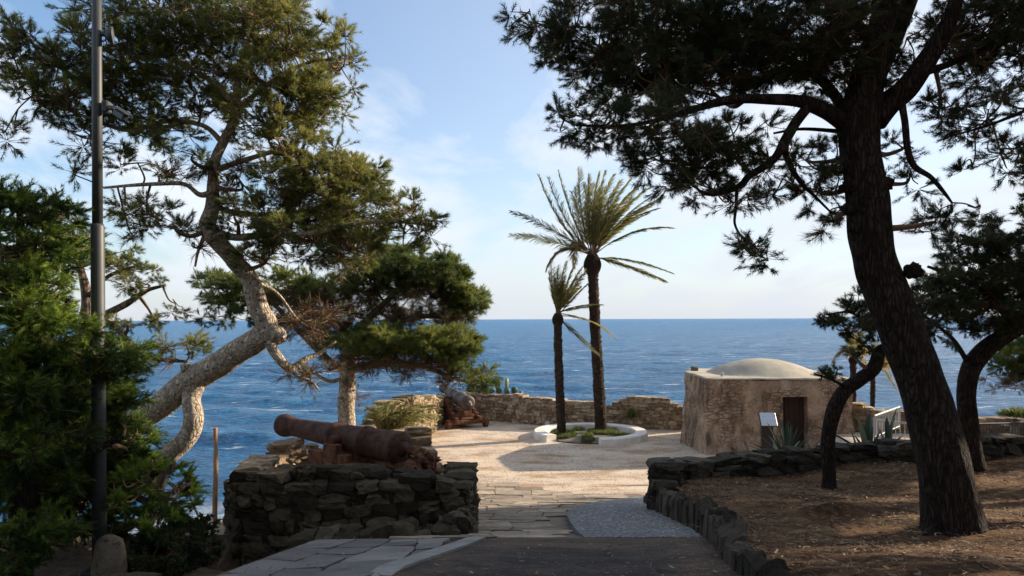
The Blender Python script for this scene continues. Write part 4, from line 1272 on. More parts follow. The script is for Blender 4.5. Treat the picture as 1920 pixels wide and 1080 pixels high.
# ------------------------------------------------------------------ cannons
def barrel_prof(L, rb, rm):
    return [(0, 0.0), (0.002, rb * .55), (.02, rb * .95), (.05, rb * 1.08), (.13, rb * 1.08), (.15, rb * 1.0), (L * .26, rb * .95), (L * .265, rb * 1.03), (L * .29, rb * 1.03), (L * .295, rb * .92),
            (L * .5, rb * .84), (L * .505, rb * .90), (L * .53, rb * .90), (L * .535, rb * .80), (L * .85, rm * .84), (L * .90, rm * .86), (L * .94, rm * 1.03), (L * .97, rm * 1.06), (L * .995, rm * .98), (L, rm * .9), (L, rm * .5), (L - .35, rm * .48), (L - .36, 0)]
def carriage_axes(br, mz):
    d = unit(np.array((mz[0] - br[0], mz[1] - br[1], 0))); side = np.array((-d[1], d[0], 0)); return d, side
def build_cannon(label, br, mz, rb, rm, gz0, barmat, carmat, cw=1.0, smooth=True, group='old iron cannons on the terrace'):
    br, mz = np.asarray(br), np.asarray(mz)
    L = np.linalg.norm(mz - br); axv = unit(mz - br)
    root = thing('cannon', label, 'cannon', (br[0], br[1], gz0), group)
    mb = MB(); lathe(mb, br, axv, barrel_prof(L, rb, rm), 32, rough=.02)
    bar = mb.build('barrel', MAT[barmat], root, smooth=True)
    mb = MB(); lathe(mb, br + axv * .01, -axv, [(0, rb * .5), (.04, rb * .5), (.07, rb * .24), (.12, rb * .2), (.15, rb * .3), (.2, rb * .36), (.25, rb * .28), (.28, .0)], 18)
    mb.build('breech_knob', MAT[barmat], bar, smooth=True)
    d, side = carriage_axes(br, mz)
    mb = MB(); c = br + axv * L * .43
    tube(mb, [c - side * rb * 1.5 * cw, c + side * rb * 1.5 * cw], rb * .3, 14)
    mb.build('trunnions', MAT[barmat], bar)
    R = np.stack([d, side, (0, 0, 1)], 1)
    # stepped cheeks
    hh = (c[2] - gz0)
    for sg in (-1, 1):
        mb = MB()
        off = side * sg * rb * 1.35 * cw
        st = [(-.02, .2, .42), (.2, .36, .52), (.36, .5, .64), (.5, .62, .8), (.62, .80, 1.0), (.8, 1.0, .82)]
        CL = L * .62
        for a, b_, hf in st:
            c0 = br + d * (CL * (a + b_) / 2 - .05); h_ = (hh - .05) * hf - .22
            cc_ = np.array((c0[0], c0[1], gz0 + .22 + h_ / 2)) + off
            bbox(mb, cc_, (CL * (b_ - a) + .004, .13, h_), R=R, bev=.015, tint=random.random())
        mb.build('cheek', MAT[carmat], root)
    mb = MB()
    for t in (.06, .82):
        c0 = br + d * (L * .62 * t); bbox(mb, (c0[0], c0[1], gz0 + .24), (.2, rb * 3.9 * cw, .16), R=R, bev=.02)
    c0 = br + d * (L * .12); bbox(mb, (c0[0], c0[1], gz0 + .42), (.16, rb * 2.6, .2), R=R, bev=.02)
    c0 = br + d * (L * .3); bbox(mb, (c0[0], c0[1], gz0 + .36), (L * .55, rb * 2.0, .07), R=R, bev=.02)
    mb.build('axles', MAT[carmat], root)
    for t in (.06, .82):
        for sg in (-1, 1):
            c0 = br + d * (L * .62 * t) + side * sg * rb * 2.1 * cw; c0 = np.array((c0[0], c0[1], gz0 + .19))
            mb = MB(); lathe(mb, c0 - side * .08, side, [(0, 0), (0, .07), (.0, .17), (.015, .19), (.145, .19), (.16, .17), (.16, .07), (.2, .06), (.2, 0)], 22)
            mb.build('wheel', MAT[carmat], root)
    # quoin wedge and bolts
    mb = MB(); c0 = br + d * .25; box(mb, (c0[0], c0[1], gz0 + .52 + (br[2] - rb - gz0 - .52) / 2), (.5, rb * 1.1, max(br[2] - rb - gz0 - .5, .08)), R=R)
    mb.build('quoin', MAT[carmat], root)
    for t in (.1, .35, .6, .85):
        for sg in (-1, 1):
            mb = MB()
            c0 = br + d * (L * .62 * t) + side * sg * (rb * 1.35 * cw + .07); lathe(mb, (c0[0], c0[1], gz0 + .38), side * sg, [(0, .03), (.025, .03), (.03, 0)], 8)
            mb.build('bolt', MAT['rust2'], root)
    return root
nb, nm = at(756, 842, 12.6), at(528, 796, 14.3)
build_cannon('large rusty near cannon lying over the dark stone wall', nb, nm, .27, .205, nb[2] - .78, 'rust', 'rust2', 1.0)
fb, fm = at(878, 757, 29.4), at(831, 727, 31.9)
build_cannon('far cannon on a stepped rusty carriage by the corner of the parapet', fb, fm, .29, .2, 0.0, 'iron_pale', 'rust2', 1.3)
# flaking rust lumps fallen from the near carriage
mb = MB()
for i in range(30):
    p = at(r2.uniform(768, 812), r2.uniform(858, 892), r2.uniform(12.0, 12.5))
    stone(mb, p, r2.uniform(.06, .2, 3), Rz(r2.uniform(0, 3)), r2, 3, .2, .3)
stone(mb, at(782, 852, 12.5), (.26, .2, .2), Rz(.4), r2, 4, .3, .2)
tag(mb.build('rust_debris', MAT['rust2']), 'crumbled rusty iron lumps below the breech of the near cannon', 'rust debris')

# ------------------------------------------------------------------ street furniture
def build_post():
    base = at(187, 1074, 8.0)
    top = at(181.5, -60, 8.0); st = at(183, 420, 8.0)
    root = thing('lamp_post', 'tall grey metal post with a camera and small dish', 'lamp post', base)
    mb = MB(); n = 10
    tube(mb, [base - (0, 0, .3), base + (st - base) * .5, st - (0, 0, .03), st], [.072, .07, .068, .06], 24)
    tube(mb, [st - (0, 0, .02), st + (top - st) * .5, top + (0, 0, .5)], [.053, .05, .046], 24)
    mb.build('pole', MAT['pole'], root, smooth=True)
    mb = MB(); bbox(mb, base + (0, 0, .02), (.3, .3, .05), bev=.02)
    for k in range(4): lathe(mb, base + (.1 * (k % 2 * 2 - 1), .1 * (k // 2 * 2 - 1), .03), (0, 0, 1.), [(0, .02), (.04, .02), (.045, 0)], 6)
    mb.build('base_plate', MAT['pole'], root)
    for py in (56, 68, 120, 185, 207, 225, 270, 300):
        c = at(181.5 + (py - 0) * .003, py, 8.0); mb = MB()
        lathe(mb, c - (0, 0, .008), (0, 0, 1.), [(0, .050), (0, .0545), (.016, .0545), (.016, .05)], 24); mb.build('band', MAT['black'], root)
    # small dish
    c = at(206, 66, 8.0); mb = MB()
    axd = unit(np.array((.93, .36, .03)))
    lathe(mb, c - axd * .02, axd, [(-.03, 0), (-.03, .03), (0, .07), (.03, .088), (.045, .09), (.055, .086), (.03, .06), (.015, 0)], 24)
    tube(mb, [c - axd * .03, at(188, 64, 8.0)], .022, 8)
    mb.build('dish', MAT['grey_plastic'], root, smooth=True)
    # camera: box, arm, housing
    mb = MB(); bbox(mb, at(200, 201, 7.98), (.075, .1, .13), bev=.015)
    jb = mb.build('junction_box', MAT['grey_plastic'], root)
    mb = MB(); tube(mb, [at(205, 202, 7.95), at(211, 203, 7.93), at(216, 208, 7.92)], [.028, .026, .022], 10)
    mb.build('bracket', MAT['grey_plastic'], root, smooth=True)
    a, b_ = at(213, 203, 7.92), at(243, 222, 7.78)
    d = unit(b_ - a); R = np.stack([d, unit(np.cross((0, 0, 1), d)), unit(np.cross(d, np.cross((0, 0, 1), d)))], 1)
    mb = MB(); bbox(mb, (a + b_) / 2 - R[:, 2] * .02, (.2, .075, .07), R=R, bev=.012)
    lathe(mb, b_ - R[:, 2] * .02 - d * .02, d, [(0, .03), (.03, .03), (.03, .024), (.01, .0)], 14)
    h = mb.build('security_camera', MAT['grey_plastic'], root)
    mb = MB(); bbox(mb, (a + b_) / 2 + R[:, 2] * .03 + d * .015, (.25, .09, .012), R=R, bev=.004)
    mb.build('sunshield', MAT['grey_plastic'], h)
build_post()
mb = MB(); pb = at(403, 965, 11.5); pt = at(404, 802, 11.5)
tube(mb, catmull([pb - (0, 0, 1.8), pb, (pb + pt) / 2 + (.01, 0, 0), pt], 5), [.038] * 10 + [.035] * 3 + [.03] * 3, 12, rough=.08, rs=6)
tag(mb.build('wooden_pole', MAT['oldwood'], origin=pb), 'thin weathered wooden pole left of the dark wall end', 'pole')

def build_sign():
    c = at(1441, 786, 20.5)
    root = thing('info_sign', 'tilted white information panel standing before the hut', 'sign', (c[0], 20.6, 0))
    t = math.radians(-38); ct, st_ = math.cos(t), math.sin(t)
    R = Rz(-.12) @ np.array([(1, 0, 0), (0, ct, -st_), (0, st_, ct)]) @ np.eye(3)
    # panel normal leans up and towards the path
    R = Rz(-.1) @ np.array([(1, 0, 0), (0, math.cos(math.radians(48)), -math.sin(math.radians(48))), (0, math.sin(math.radians(48)), math.cos(math.radians(48)))])
    mb = MB(); bbox(mb, c, (.42, .42, .03), R=R, bev=.006); mb.build('panel', MAT['panel'], root)
    mb = MB(); bbox(mb, c - R[:, 2] * .03 + (0, .03, 0), (.45, .45, .03), R=R, bev=.006); fr_ = mb.build('frame', MAT['black'], root)
    mb = MB(); bbox(mb, (c[0] + .02, 20.68, (c[2] - .15) / 2), (.34, .08, c[2] - .15), bev=.01); mb.build('stand', MAT['black'], root)
build_sign()

mb = MB(); lathe(mb, (ax(1025, 29.8), 29.75, .12), (0, -.8, .3), [(0, 0), (0, .06), (.1, .1), (.12, .09), (.1, 0)], 14)
box(mb, (ax(1025, 29.8), 29.8, .05), (.06, .06, .14))
tag(mb.build('spotlight', MAT['whitemetal'], origin=(ax(1025, 29.8), 29.75, 0)), 'small white spotlight at the foot of the rear parapet', 'spotlight')

def railing(label, A, B, h, nb_, hA=None, mat='whitemetal'):
    A, B = np.asarray(A, float), np.asarray(B, float)
    root = thing('railing', label, 'railing', A)
    d = unit(B - A); up = np.array((0, 0, 1.))
    mb = MB(); tube(mb, [A + up * h, B + up * h], .026, 10); mb.build('top_rail', MAT[mat], root)
    mb = MB(); tube(mb, [A + up * .1, B + up * .1], .018, 8); mb.build('bottom_rail', MAT[mat], root)
    for p in (A, B):
        mb = MB(); tube(mb, [p, p + up * (h + .01)], .026, 8); mb.build('post', MAT[mat], root)
    for k in range(1, nb_):
        p = A + (B - A) * k / nb_
        mb = MB(); tube(mb, [p + up * .1, p + up * h], .0085, 6); mb.build('baluster', MAT[mat], root)
ra = at(1640, 826, 20.2)
rb_ = np.array((ax(1686, 22.2), 22.2, ra[2])); rc = np.array((ax(1722, 19.7), 19.7, ra[2] - .05))
ra_ = ra.copy()
railing('white railing section running away from the path beside the agaves', ra_, rb_, at(1640, 781, 20.2)[2] - ra[2] + .02, 17)
railing('white railing section facing the path left of the big trunk', ra_ + np.array((.06, -.04, 0)), rc, at(1640, 784, 20.2)[2] - ra[2] - .05, 9)
rd = at(1828, 828, 20.0); re_ = at(1935, 825, 20.6)
railing('grey railing section seen right of the big trunk', rd, re_, .47, 20, mat='grey_plastic')

# car on the lower road
def build_car():
    c = np.array((-8.35, 20.6)); g = float(ground_z(c[0], c[1]))
    g = -3.72
    yaw = math.radians(55); d = np.array((math.cos(yaw), math.sin(yaw))); s_ = np.array((-d[1], d[0]))
    c = np.array((ax(398, 21.5), 21.5))
    g = at(400, 1092, 21.5)[2] - .35
    g = float(ground_z(c[0], c[1])) + .02
    g = max(g, at(400, 1024, 21.5)[2] - 1.48)
    root = thing('parked_car', 'white car parked below, glimpsed between shrubs and dark wall', 'car', (c[0], c[1], g))
    prof = [(-2.0, .35), (-2.05, .62), (-1.95, .85), (-1.25, .95), (-.55, 1.38), (.1, 1.48), (.95, 1.44), (1.6, 1.1), (1.95, 1.0), (2.02, .6), (1.98, .35)]
    def W(z): return .82 if z < .95 else .82 - (z - .95) * .42
    def pt(x, y, z): return (c[0] + d[0] * x + s_[0] * y, c[1] + d[1] * x + s_[1] * y, g + z)
    mb = MB(); P = []
    for x, z in catmull([(a, b_, 0) for a, b_ in prof], 4)[:, :2]: P.append((x, z))
    V = []; n = len(P)
    for x, z in P:
        for k in (-1, -.92, 0, .92, 1):
            V.append(pt(x, W(z) * k, z - (.03 if abs(k) == 1 else 0)))
    Q = [(i * 5 + j, i * 5 + j + 1, i * 5 + 6 + j, i * 5 + 5 + j) for i in range(n - 1) for j in range(4)]
    mb.add(V, Q)
    for sg in (0, 4):   # sides as fans of quads to a lower sill line
        for i in range(n - 1):
            a, b_ = V[i * 5 + sg], V[i * 5 + 5 + sg]
            z0 = .3
            lo = lambda i_: pt(P[i_][0], W(.5) * (-1 if sg == 0 else 1), .3)
            mb.add([a, b_, lo(i + 1), lo(i)], [(0, 1, 2, 3)])
    mb.build('body', MAT['carpaint'], root, smooth=True)
    for (x0, z0, x1, z1) in ((-1.22, .98, -.58, 1.35), (1.0, 1.40, 1.55, 1.13)):
        mb = MB(); V = [pt(x0, -W(z0) * .86, z0 + .015), pt(x0, W(z0) * .86, z0 + .015), pt(x1, W(z1) * .86, z1 + .03), pt(x1, -W(z1) * .86, z1 + .03)]
        mb.add(V, [(0, 1, 2, 3)]); mb.build('windscreen', MAT['glass'], root)
    for sg in (-1, 1):
        mb = MB(); pts = [(-1.0, 1.0), (-.5, 1.33), (.1, 1.41), (.85, 1.38), (1.35, 1.05)]
        V = [pt(x, sg * (W(z) + .012), z) for x, z in pts]
        mb.add(V, None, [(0, 1, 4), (1, 2, 4), (2, 3, 4)]); mb.build('side_window', MAT['glass'], root)
    for x in (-1.3, 1.25):
        for sg in (-1, 1):
            q = pt(x, sg * .72, .31); mb = MB(); a3 = np.array((s_[0], s_[1], 0)) * sg
            lathe(mb, q, a3, [(0, .1), (0, .31), (.14, .31), (.16, .28), (.15, .2), (.13, 0)], 20); mb.build('wheel', MAT['tyre'], root)
build_car()
# boulder at the post
mb = MB(); v, q = GR[6]; stone(mb, at(205, 1052, 7.7), (.30, .34, .48), Rz(.3), r2, 6, .75, .05)
tag(mb.build('boulder', MAT['rock']), 'rounded brown boulder beside the foot of the metal post', 'boulder')
mb = MB(); stone(mb, at(240, 1104, 6.2), (.5, .3, .2), Rz(.1), r2, 4, .5, .1)
tag(mb.build('loose_rock', MAT['rock']), 'low rock at the bottom edge right of the metal post', 'rock')

# ------------------------------------------------------------------ trees
def limb_pts(spec, k=7):
    """spec rows: px, py, depth, diameter in px"""
    P = np.array([at(a, b, d) for a, b, d, w in spec]); R = np.array([w * d / F / 2 for a, b, d, w in spec])
    C = catmull(np.column_stack([P, R]), k)
    return C[:, :3], np.maximum(C[:, 3], .006)

def build_tree(name, label, cat, limbs, clumps, bark, leaf, seed, group=None, pad=.27, tips=15, tufts=3, nn=15, nl=.075, nw=.0065, ang=.85, upb=.45, density=1.0,
               cones=0, cone_r=.028, world=False, droop=0.0, twl=.9, minr=.004, trunk_rough=.10, spray=False, knobs=(), sides=18, pretwig=0, flat=1.0):
    rng = np.random.default_rng(seed); random.seed(seed)
    if world: base = limbs[0][0][0]
    else:
        P0, _ = limb_pts(limbs[0]); base = P0[0]
    root = thing(name, label, cat, base, group)
    mt, mw, ml = MB(), MB(), MB()
    nodes = []; nr = []
    for lb in limbs:
        if world: P, R = lb
        else: P, R = limb_pts(lb)
        big = R.max() > .05
        tube(mt, P, R, sides if big else 8, rough=trunk_rough * (1 if big else .8), rs=2.2 if big else 6)
        nodes.append(P[len(P) // 6:]); nr.append(R[len(P) // 6:])
    for (px, py, d, r_) in knobs:
        c = at(px, py, d); v, q = GR[4]; L_ = np.linalg.norm(v, axis=1, keepdims=True)
        mt.add(v / L_ * r_ * (1 + .15 * rng.normal(size=(len(v), 1))) + c, q)
    nodes = np.concatenate(nodes); nr = np.concatenate(nr)
    tipsP = []
    for cl in clumps:
        px, py, d, rx, ry, rd, dens, kind = cl[:8]
        if world: Cc = np.array((px, py, d)); Rr = np.array((rx, ry, rd)); area = math.pi * rx * rd
        else: Cc = at(px, py, d); Rr = np.array((rx * d / F, rd, ry * d / F)); area = math.pi * Rr[0] * Rr[2]
        npad = max(int(round(area / (math.pi * pad * pad) * 2.0 * dens * density)), 1)
        # bough from the nearest limb node
        hub = Cc - np.array((0, 0, Rr[2] * .35))
        dist = np.linalg.norm(nodes - hub, axis=1) - nr * 2
        a = nodes[np.argmin(dist)]; ra = min(nr[np.argmin(dist)] * .7, .045)
        D = np.linalg.norm(hub - a)
        mid = (a + hub) / 2 + rng.normal(size=3) * D * .10 - np.array((0, 0, D * .06))
        B = catmull([a, mid, hub, Cc + rng.normal(size=3) * Rr * .25], 6)
        tube(mw, B, np.linspace(max(ra, .008), .006, len(B)), 6, cap=False, rough=.12, rs=8, tint=rng.uniform(.2, .8))
        # pads of shoots
        u = unit(rng.normal(size=(npad, 3))) * rng.uniform(0, 1, (npad, 1)) ** .38
        PC = Cc + u * Rr
        for k in range(npad):
            j = rng.integers(len(B) // 3, len(B)); s0 = B[j]
            e = PC[k]; m2 = (s0 + e) / 2 + rng.normal(size=3) * .05 - (0, 0, .04)
            tube(mw, catmull([s0, m2, e], 4), np.linspace(.011, .005, 9) * (1 if minr < .005 else 1.3), 5, cap=False, rough=.1, rs=9, tint=rng.uniform(.1, .9))
        pr_ = pad * rng.uniform(.65, 1.25, npad)
        nt_ = tips
        g = rng.normal(size=(npad, nt_, 3)) + unit(u)[:, None, :] * .7 + np.array((0, 0, upb))
        dirs = unit(g)
        ln = pr_[:, None, None] * rng.uniform(.45, 1.1, (npad, nt_, 1))
        A = np.repeat(PC[:, None, :] - np.array((0, 0, pad * .25)), nt_, 1) + dirs * ln * .08
        Bt = A + dirs * ln * np.array((1, 1, .75 * flat))
        A = A.reshape(-1, 3); Bt = Bt.reshape(-1, 3)
        twigs(mw, A, Bt, .0042, .0022, -.01, tint=rng.uniform(0, 1))
        T = unit(Bt - A)
        ptint = np.repeat(rng.uniform(-.22, .22, npad), nt_)
        if kind == 'bare':
            needles(mw, Bt, T, 7, .16, .006, .7, rng, np.clip(rng.uniform(0, 1, len(Bt)), 0, 1))
            needles(mw, (A + Bt) / 2, T, 5, .16, .006, .8, rng, np.clip(rng.uniform(0, 1, len(Bt)), 0, 1))
            tipsP.append(Bt)
            sel = rng.uniform(size=len(Bt)) < .3
            needles(ml, Bt[sel], T[sel], nn, nl, nw, ang, rng, np.clip(.4 + rng.normal(size=sel.sum()) * .2, 0, 1), droop)
            continue
        L_ = np.linalg.norm(Bt - A, axis=1, keepdims=True)
        for k in range(tufts):
            if spray: C = A + T * L_ * ((k + 1) / tufts)
            else: C = A + T * L_ * (1 - .16 * k - .02)
            C = C + rng.normal(size=C.shape) * .008
            ax_ = unit(T + rng.normal(size=T.shape) * .12)
            # upward shoots are yellower; 'lit' clumps have sunlight painted into their tint
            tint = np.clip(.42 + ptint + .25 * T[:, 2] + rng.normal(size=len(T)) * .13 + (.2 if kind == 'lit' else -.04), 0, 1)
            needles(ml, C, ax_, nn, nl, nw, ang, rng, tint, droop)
        tipsP.append(Bt)
    mt.build('trunk', MAT[bark], root, smooth=True)
    mw.build('branches', MAT['twig'], root)
    if ml.n: ml.build('crown', MAT[leaf], root)
    if cones:
        T_ = np.concatenate(tipsP)
        mb = MB(); lathe(mb, (0, 0, -cone_r * 1.3), (0, 0, 1.), [(0, 0), (cone_r * .2, cone_r * .6), (cone_r * .7, cone_r), (cone_r * 1.4, cone_r * .9), (cone_r * 2.2, cone_r * .5), (cone_r * 2.7, 0)], 8, rough=.3)
        src = mb.build('pine_cone', MAT['bark_dark'], None, smooth=False); src.parent = root
        bl = np.array(ROOTLOC[root.name])
        wood = np.array([p for p in T_])
        for i in range(cones):
            o = src if i == 0 else src.copy()
            if i: COL.objects.link(o)
            o.parent = root
            p = wood[rng.integers(len(wood))] - bl - (0, 0, .03)
            o.location = p; o.rotation_euler = tuple(rng.uniform(0, 6.3, 3))
    return root

# --- left leaning pine
LP = [
 [(60, 1010, 12.0, 73.9), (130, 930, 11.8, 66.9), (205, 850, 11.6, 58.1), (245, 802, 11.4, 51.0), (300, 762, 11.2, 47.5), (355, 718, 11.0, 51.0), (420, 678, 10.9, 47.5), (470, 645, 10.8, 45.8), (500, 625, 10.7, 40.5)],
 [(500, 640, 10.75, 38), (503, 612, 10.72, 40), (487, 582, 10.7, 37), (477, 550, 10.7, 35), (468, 522, 10.7, 34), (440, 488, 10.6, 33.4), (405, 448, 10.5, 32.6), (390, 425, 10.5, 29.9), (398, 390, 10.5, 24.6), (400, 350, 10.4, 22.0), (404, 300, 10.4, 19.4), (420, 265, 10.4, 17.6), (438, 225, 10.3, 16.7), (443, 180, 10.3, 15.0), (450, 130, 10.3, 14.0), (470, 70, 10.3, 11.0), (480, 10, 10.3, 8.0), (490, -60, 10.3, 5.0)],
 [(150, 1010, 11.2, 47.5), (220, 935, 11.0, 42.2), (280, 890, 10.9, 38.7), (320, 850, 10.8, 38.7), (352, 820, 10.8, 37.0), (364, 785, 10.8, 35.2), (360, 745, 10.9, 33.4), (375, 705, 10.95, 35.2)],
 [(495, 630, 10.7, 42), (514, 626, 10.65, 38), (524, 634, 10.58, 30)],
 [(505, 640, 10.6, 21.1), (518, 665, 10.6, 17.6), (545, 690, 10.6, 14.1), (575, 672, 10.7, 11), (600, 662, 10.8, 7), (630, 640, 10.8, 3)],
 [(545, 690, 10.6, 11), (560, 706, 10.5, 7), (585, 716, 10.5, 5), (600, 735, 10.5, 2)],
 [(395, 430, 10.5, 14.1), (440, 445, 10.4, 13.0), (500, 440, 10.3, 12.0), (580, 438, 10.2, 11.0), (660, 420, 10.1, 9.0), (740, 415, 10.0, 7.0), (820, 425, 10.0, 4.0)],
 [(440, 470, 10.6, 10), (470, 520, 10.9, 8), (520, 550, 11.2, 6), (560, 600, 11.4, 4), (610, 625, 11.5, 2)],
 [(402, 360, 10.4, 14.0), (375, 365, 10.3, 10.0), (345, 345, 10.2, 8.0), (290, 345, 10.1, 7.0), (240, 348, 10.0, 6.0), (195, 352, 10.0, 5.0)],
 [(420, 270, 10.4, 11.0), (380, 235, 10.3, 9.0), (310, 228, 10.2, 8.0), (240, 245, 10.1, 7.0), (150, 215, 10.0, 6.0), (60, 180, 10.0, 4.0)],
 [(440, 200, 10.3, 11.0), (405, 160, 10.2, 9.0), (340, 120, 10.1, 8.0), (250, 90, 10.0, 6.0), (150, 100, 10.0, 5.0)],
 [(403, 320, 10.4, 13.0), (460, 300, 10.5, 10.0), (540, 280, 10.6, 8.0), (600, 300, 10.6, 6.0)],
 [(440, 210, 10.3, 12.0), (500, 160, 10.3, 9.0), (570, 120, 10.4, 7.0), (630, 110, 10.4, 5.0)],
 [(398, 385, 10.5, 12.0), (450, 400, 10.7, 10.0), (540, 400, 10.9, 8.0), (640, 380, 11.0, 6.0)],
 [(385, 440, 10.5, 9.0), (372, 470, 10.3, 6.0), (366, 500, 10.3, 4.0)],
]
LC = [  # px, py, depth, rx, ry, rdepth, density, kind
 (330, 60, 10.2, 120, 60, 1.4, 1.7, ''), (230, 110, 10.0, 110, 60, 1.2, 1.7, ''), (110, 110, 9.9, 90, 50, 1.0, 1.5, ''), (35, 115, 9.8, 50, 50, .8, 1.2, ''), (150, 55, 10.0, 50, 35, .7, .7, 'lit'),
 (460, 40, 10.3, 110, 55, 1.3, 1.3, ''), (560, 80, 10.4, 85, 65, 1.2, 1.3, 'lit'), (635, 105, 10.4, 42, 45, .8, 1.0, 'lit'), (430, 120, 10.2, 110, 45, 1.3, 1.2, ''), (540, 160, 10.4, 95, 55, 1.2, 1.9, 'lit'), (610, 175, 10.4, 45, 35, .8, 1.0, 'lit'),
 (480, -50, 10.3, 150, 70, 1.4, 1.0, ''), (300, -40, 10.2, 130, 50, 1.2, 1.0, ''),
 (510, 225, 10.5, 80, 45, 1.1, 1.7, 'lit'), (575, 225, 10.5, 45, 40, .8, 1.1, 'lit'), (560, 290, 10.6, 80, 38, 1.1, 1.8, 'lit'), (650, 300, 10.7, 60, 35, .8, 1.7, 'lit'), (620, 345, 10.8, 95, 45, 1.1, 2.1, 'lit'), (685, 320, 10.8, 34, 45, .7, 1.5, 'lit'),
 (560, 350, 10.7, 70, 40, 1.0, 1.0, ''), (655, 395, 10.8, 70, 38, .9, 1.8, 'lit'), (700, 400, 10.5, 45, 30, .6, 1.4, ''), (770, 395, 10.1, 55, 32, .5, 1.2, ''), (810, 420, 10.0, 36, 28, .5, .8, ''), (760, 430, 10.0, 50, 18, .4, .6, ''),
 (590, 440, 10.6, 115, 40, 1.1, 1.7, ''), (500, 400, 10.4, 90, 35, .9, 1.1, ''), (500, 480, 10.7, 75, 28, .8, .8, ''), (670, 460, 10.5, 70, 32, .8, 1.5, 'lit'), (590, 400, 10.6, 80, 35, .8, 1.2, 'bare'), (640, 480, 10.4, 60, 20, .6, 1.0, 'bare'),
 (455, 340, 10.4, 50, 38, .8, 1.0, ''), (440, 400, 10.3, 40, 25, .6, .6, ''), (290, 395, 10.1, 65, 32, .7, 1.3, ''), (330, 425, 10.1, 40, 20, .6, .7, ''), (235, 378, 10.0, 30, 18, .5, .5, ''),
 (240, 180, 10.0, 105, 42, 1.1, 1.4, ''), (130, 190, 9.9, 80, 38, .9, 1.4, ''), (60, 175, 9.8, 55, 35, .7, 1.2, ''), (160, 250, 9.9, 75, 28, .7, .9, ''), (300, 240, 10.1, 75, 38, .9, .95, ''), (375, 180, 10.2, 65, 40, 1.0, 1.1, ''),
 (360, 290, 10.2, 45, 28, .7, .7, ''), (260, 300, 10.1, 70, 26, .7, .5, ''), (140, 320, 10.0, 25, 20, .4, .3, ''), (500, 300, 10.4, 50, 40, .8, .6, 'bare'), (300, 320, 10.2, 60, 20, .5, .35, 'bare'), (250, 440, 10.3, 60, 16, .4, .3, 'bare'),
 (8, 240, 9.8, 26, 26, .4, .9, ''), (580, 695, 10.7, 55, 30, .5, .8, 'bare'), (590, 590, 11.3, 60, 40, .6, .8, 'bare'), (360, 455, 10.2, 24, 12, .3, .4, 'bare'),
]
build_tree('pine_tree', 'leaning pine with pale forked trunk behind the metal post', 'pine tree', LP, LC, 'bark_pale', 'needle', 101, 'pines around the fort',
           density=2.6, tips=18, nn=17, nl=.068, nw=.0058, cones=80, knobs=((350, 690, 10.9, .08), (440, 488, 10.55, .125)), trunk_rough=.16)

# --- thin branches of another pine, low left, behind
XP = [[(150, 760, 14.0, 40), (150, 690, 14, 34), (160, 610, 14, 26), (163, 560, 14, 18), (150, 500, 14, 12), (130, 450, 14, 8)],
      [(155, 625, 14, 22), (200, 590, 13.8, 15), (240, 568, 13.6, 12), (275, 545, 13.5, 8), (310, 535, 13.4, 5)],
      [(158, 600, 14, 20), (215, 612, 13.8, 14), (250, 655, 13.6, 11), (290, 672, 13.4, 8), (350, 678, 13.3, 6)],
      [(162, 560, 14, 10), (200, 520, 13.8, 8), (250, 500, 13.7, 5)]]
XC = [(235, 500, 13.8, 70, 28, .8, 1.0, ''), (280, 525, 13.5, 50, 25, .6, .7, ''), (190, 470, 14, 60, 35, .8, .9, ''), (120, 440, 14, 60, 60, .9, 1.0, ''), (290, 590, 13.5, 50, 22, .6, .6, ''), (240, 600, 13.6, 40, 30, .5, .5, ''),
      (350, 640, 13.3, 45, 18, .6, 1.6, 'lit'), (300, 655, 13.4, 35, 14, .5, .9, ''), (340, 672, 13.3, 50, 12, .4, .7, 'bare'), (330, 560, 13.6, 22, 25, .4, .5, ''), (240, 640, 13.7, 30, 40, .5, .4, 'bare')]
build_tree('pine_tree', 'slender pine with dark tufts seen behind the metal post over the sea', 'pine tree', XP, XC, 'bark_mid', 'needle', 102, 'pines around the fort', density=2.2, cones=25, trunk_rough=.15)

# --- umbrella-shaped pine behind the near cannon
SP = [[(652, 900, 17.0, 46), (651, 800, 17, 34), (650, 750, 17, 33), (652, 710, 17, 30), (655, 680, 17, 26), (665, 640, 17, 20), (690, 600, 17, 15), (730, 560, 17, 11), (780, 520, 17, 7)],
      [(655, 695, 17, 20), (690, 685, 17, 15), (740, 680, 16.8, 12), (800, 690, 16.6, 9), (860, 712, 16.5, 6), (900, 718, 16.4, 4)],
      [(655, 680, 17, 18), (700, 640, 17.2, 13), (760, 600, 17.4, 10), (830, 590, 17.5, 8), (890, 580, 17.5, 4)],
      [(652, 700, 17, 18), (610, 670, 17, 13), (560, 620, 17, 10), (500, 560, 17, 8), (430, 540, 17, 5)],
      [(655, 670, 17, 16), (640, 620, 17, 12), (610, 570, 17.1, 9), (590, 530, 17.2, 6)],
      [(652, 705, 17, 10), (620, 715, 16.8, 7), (590, 700, 16.7, 5)]]
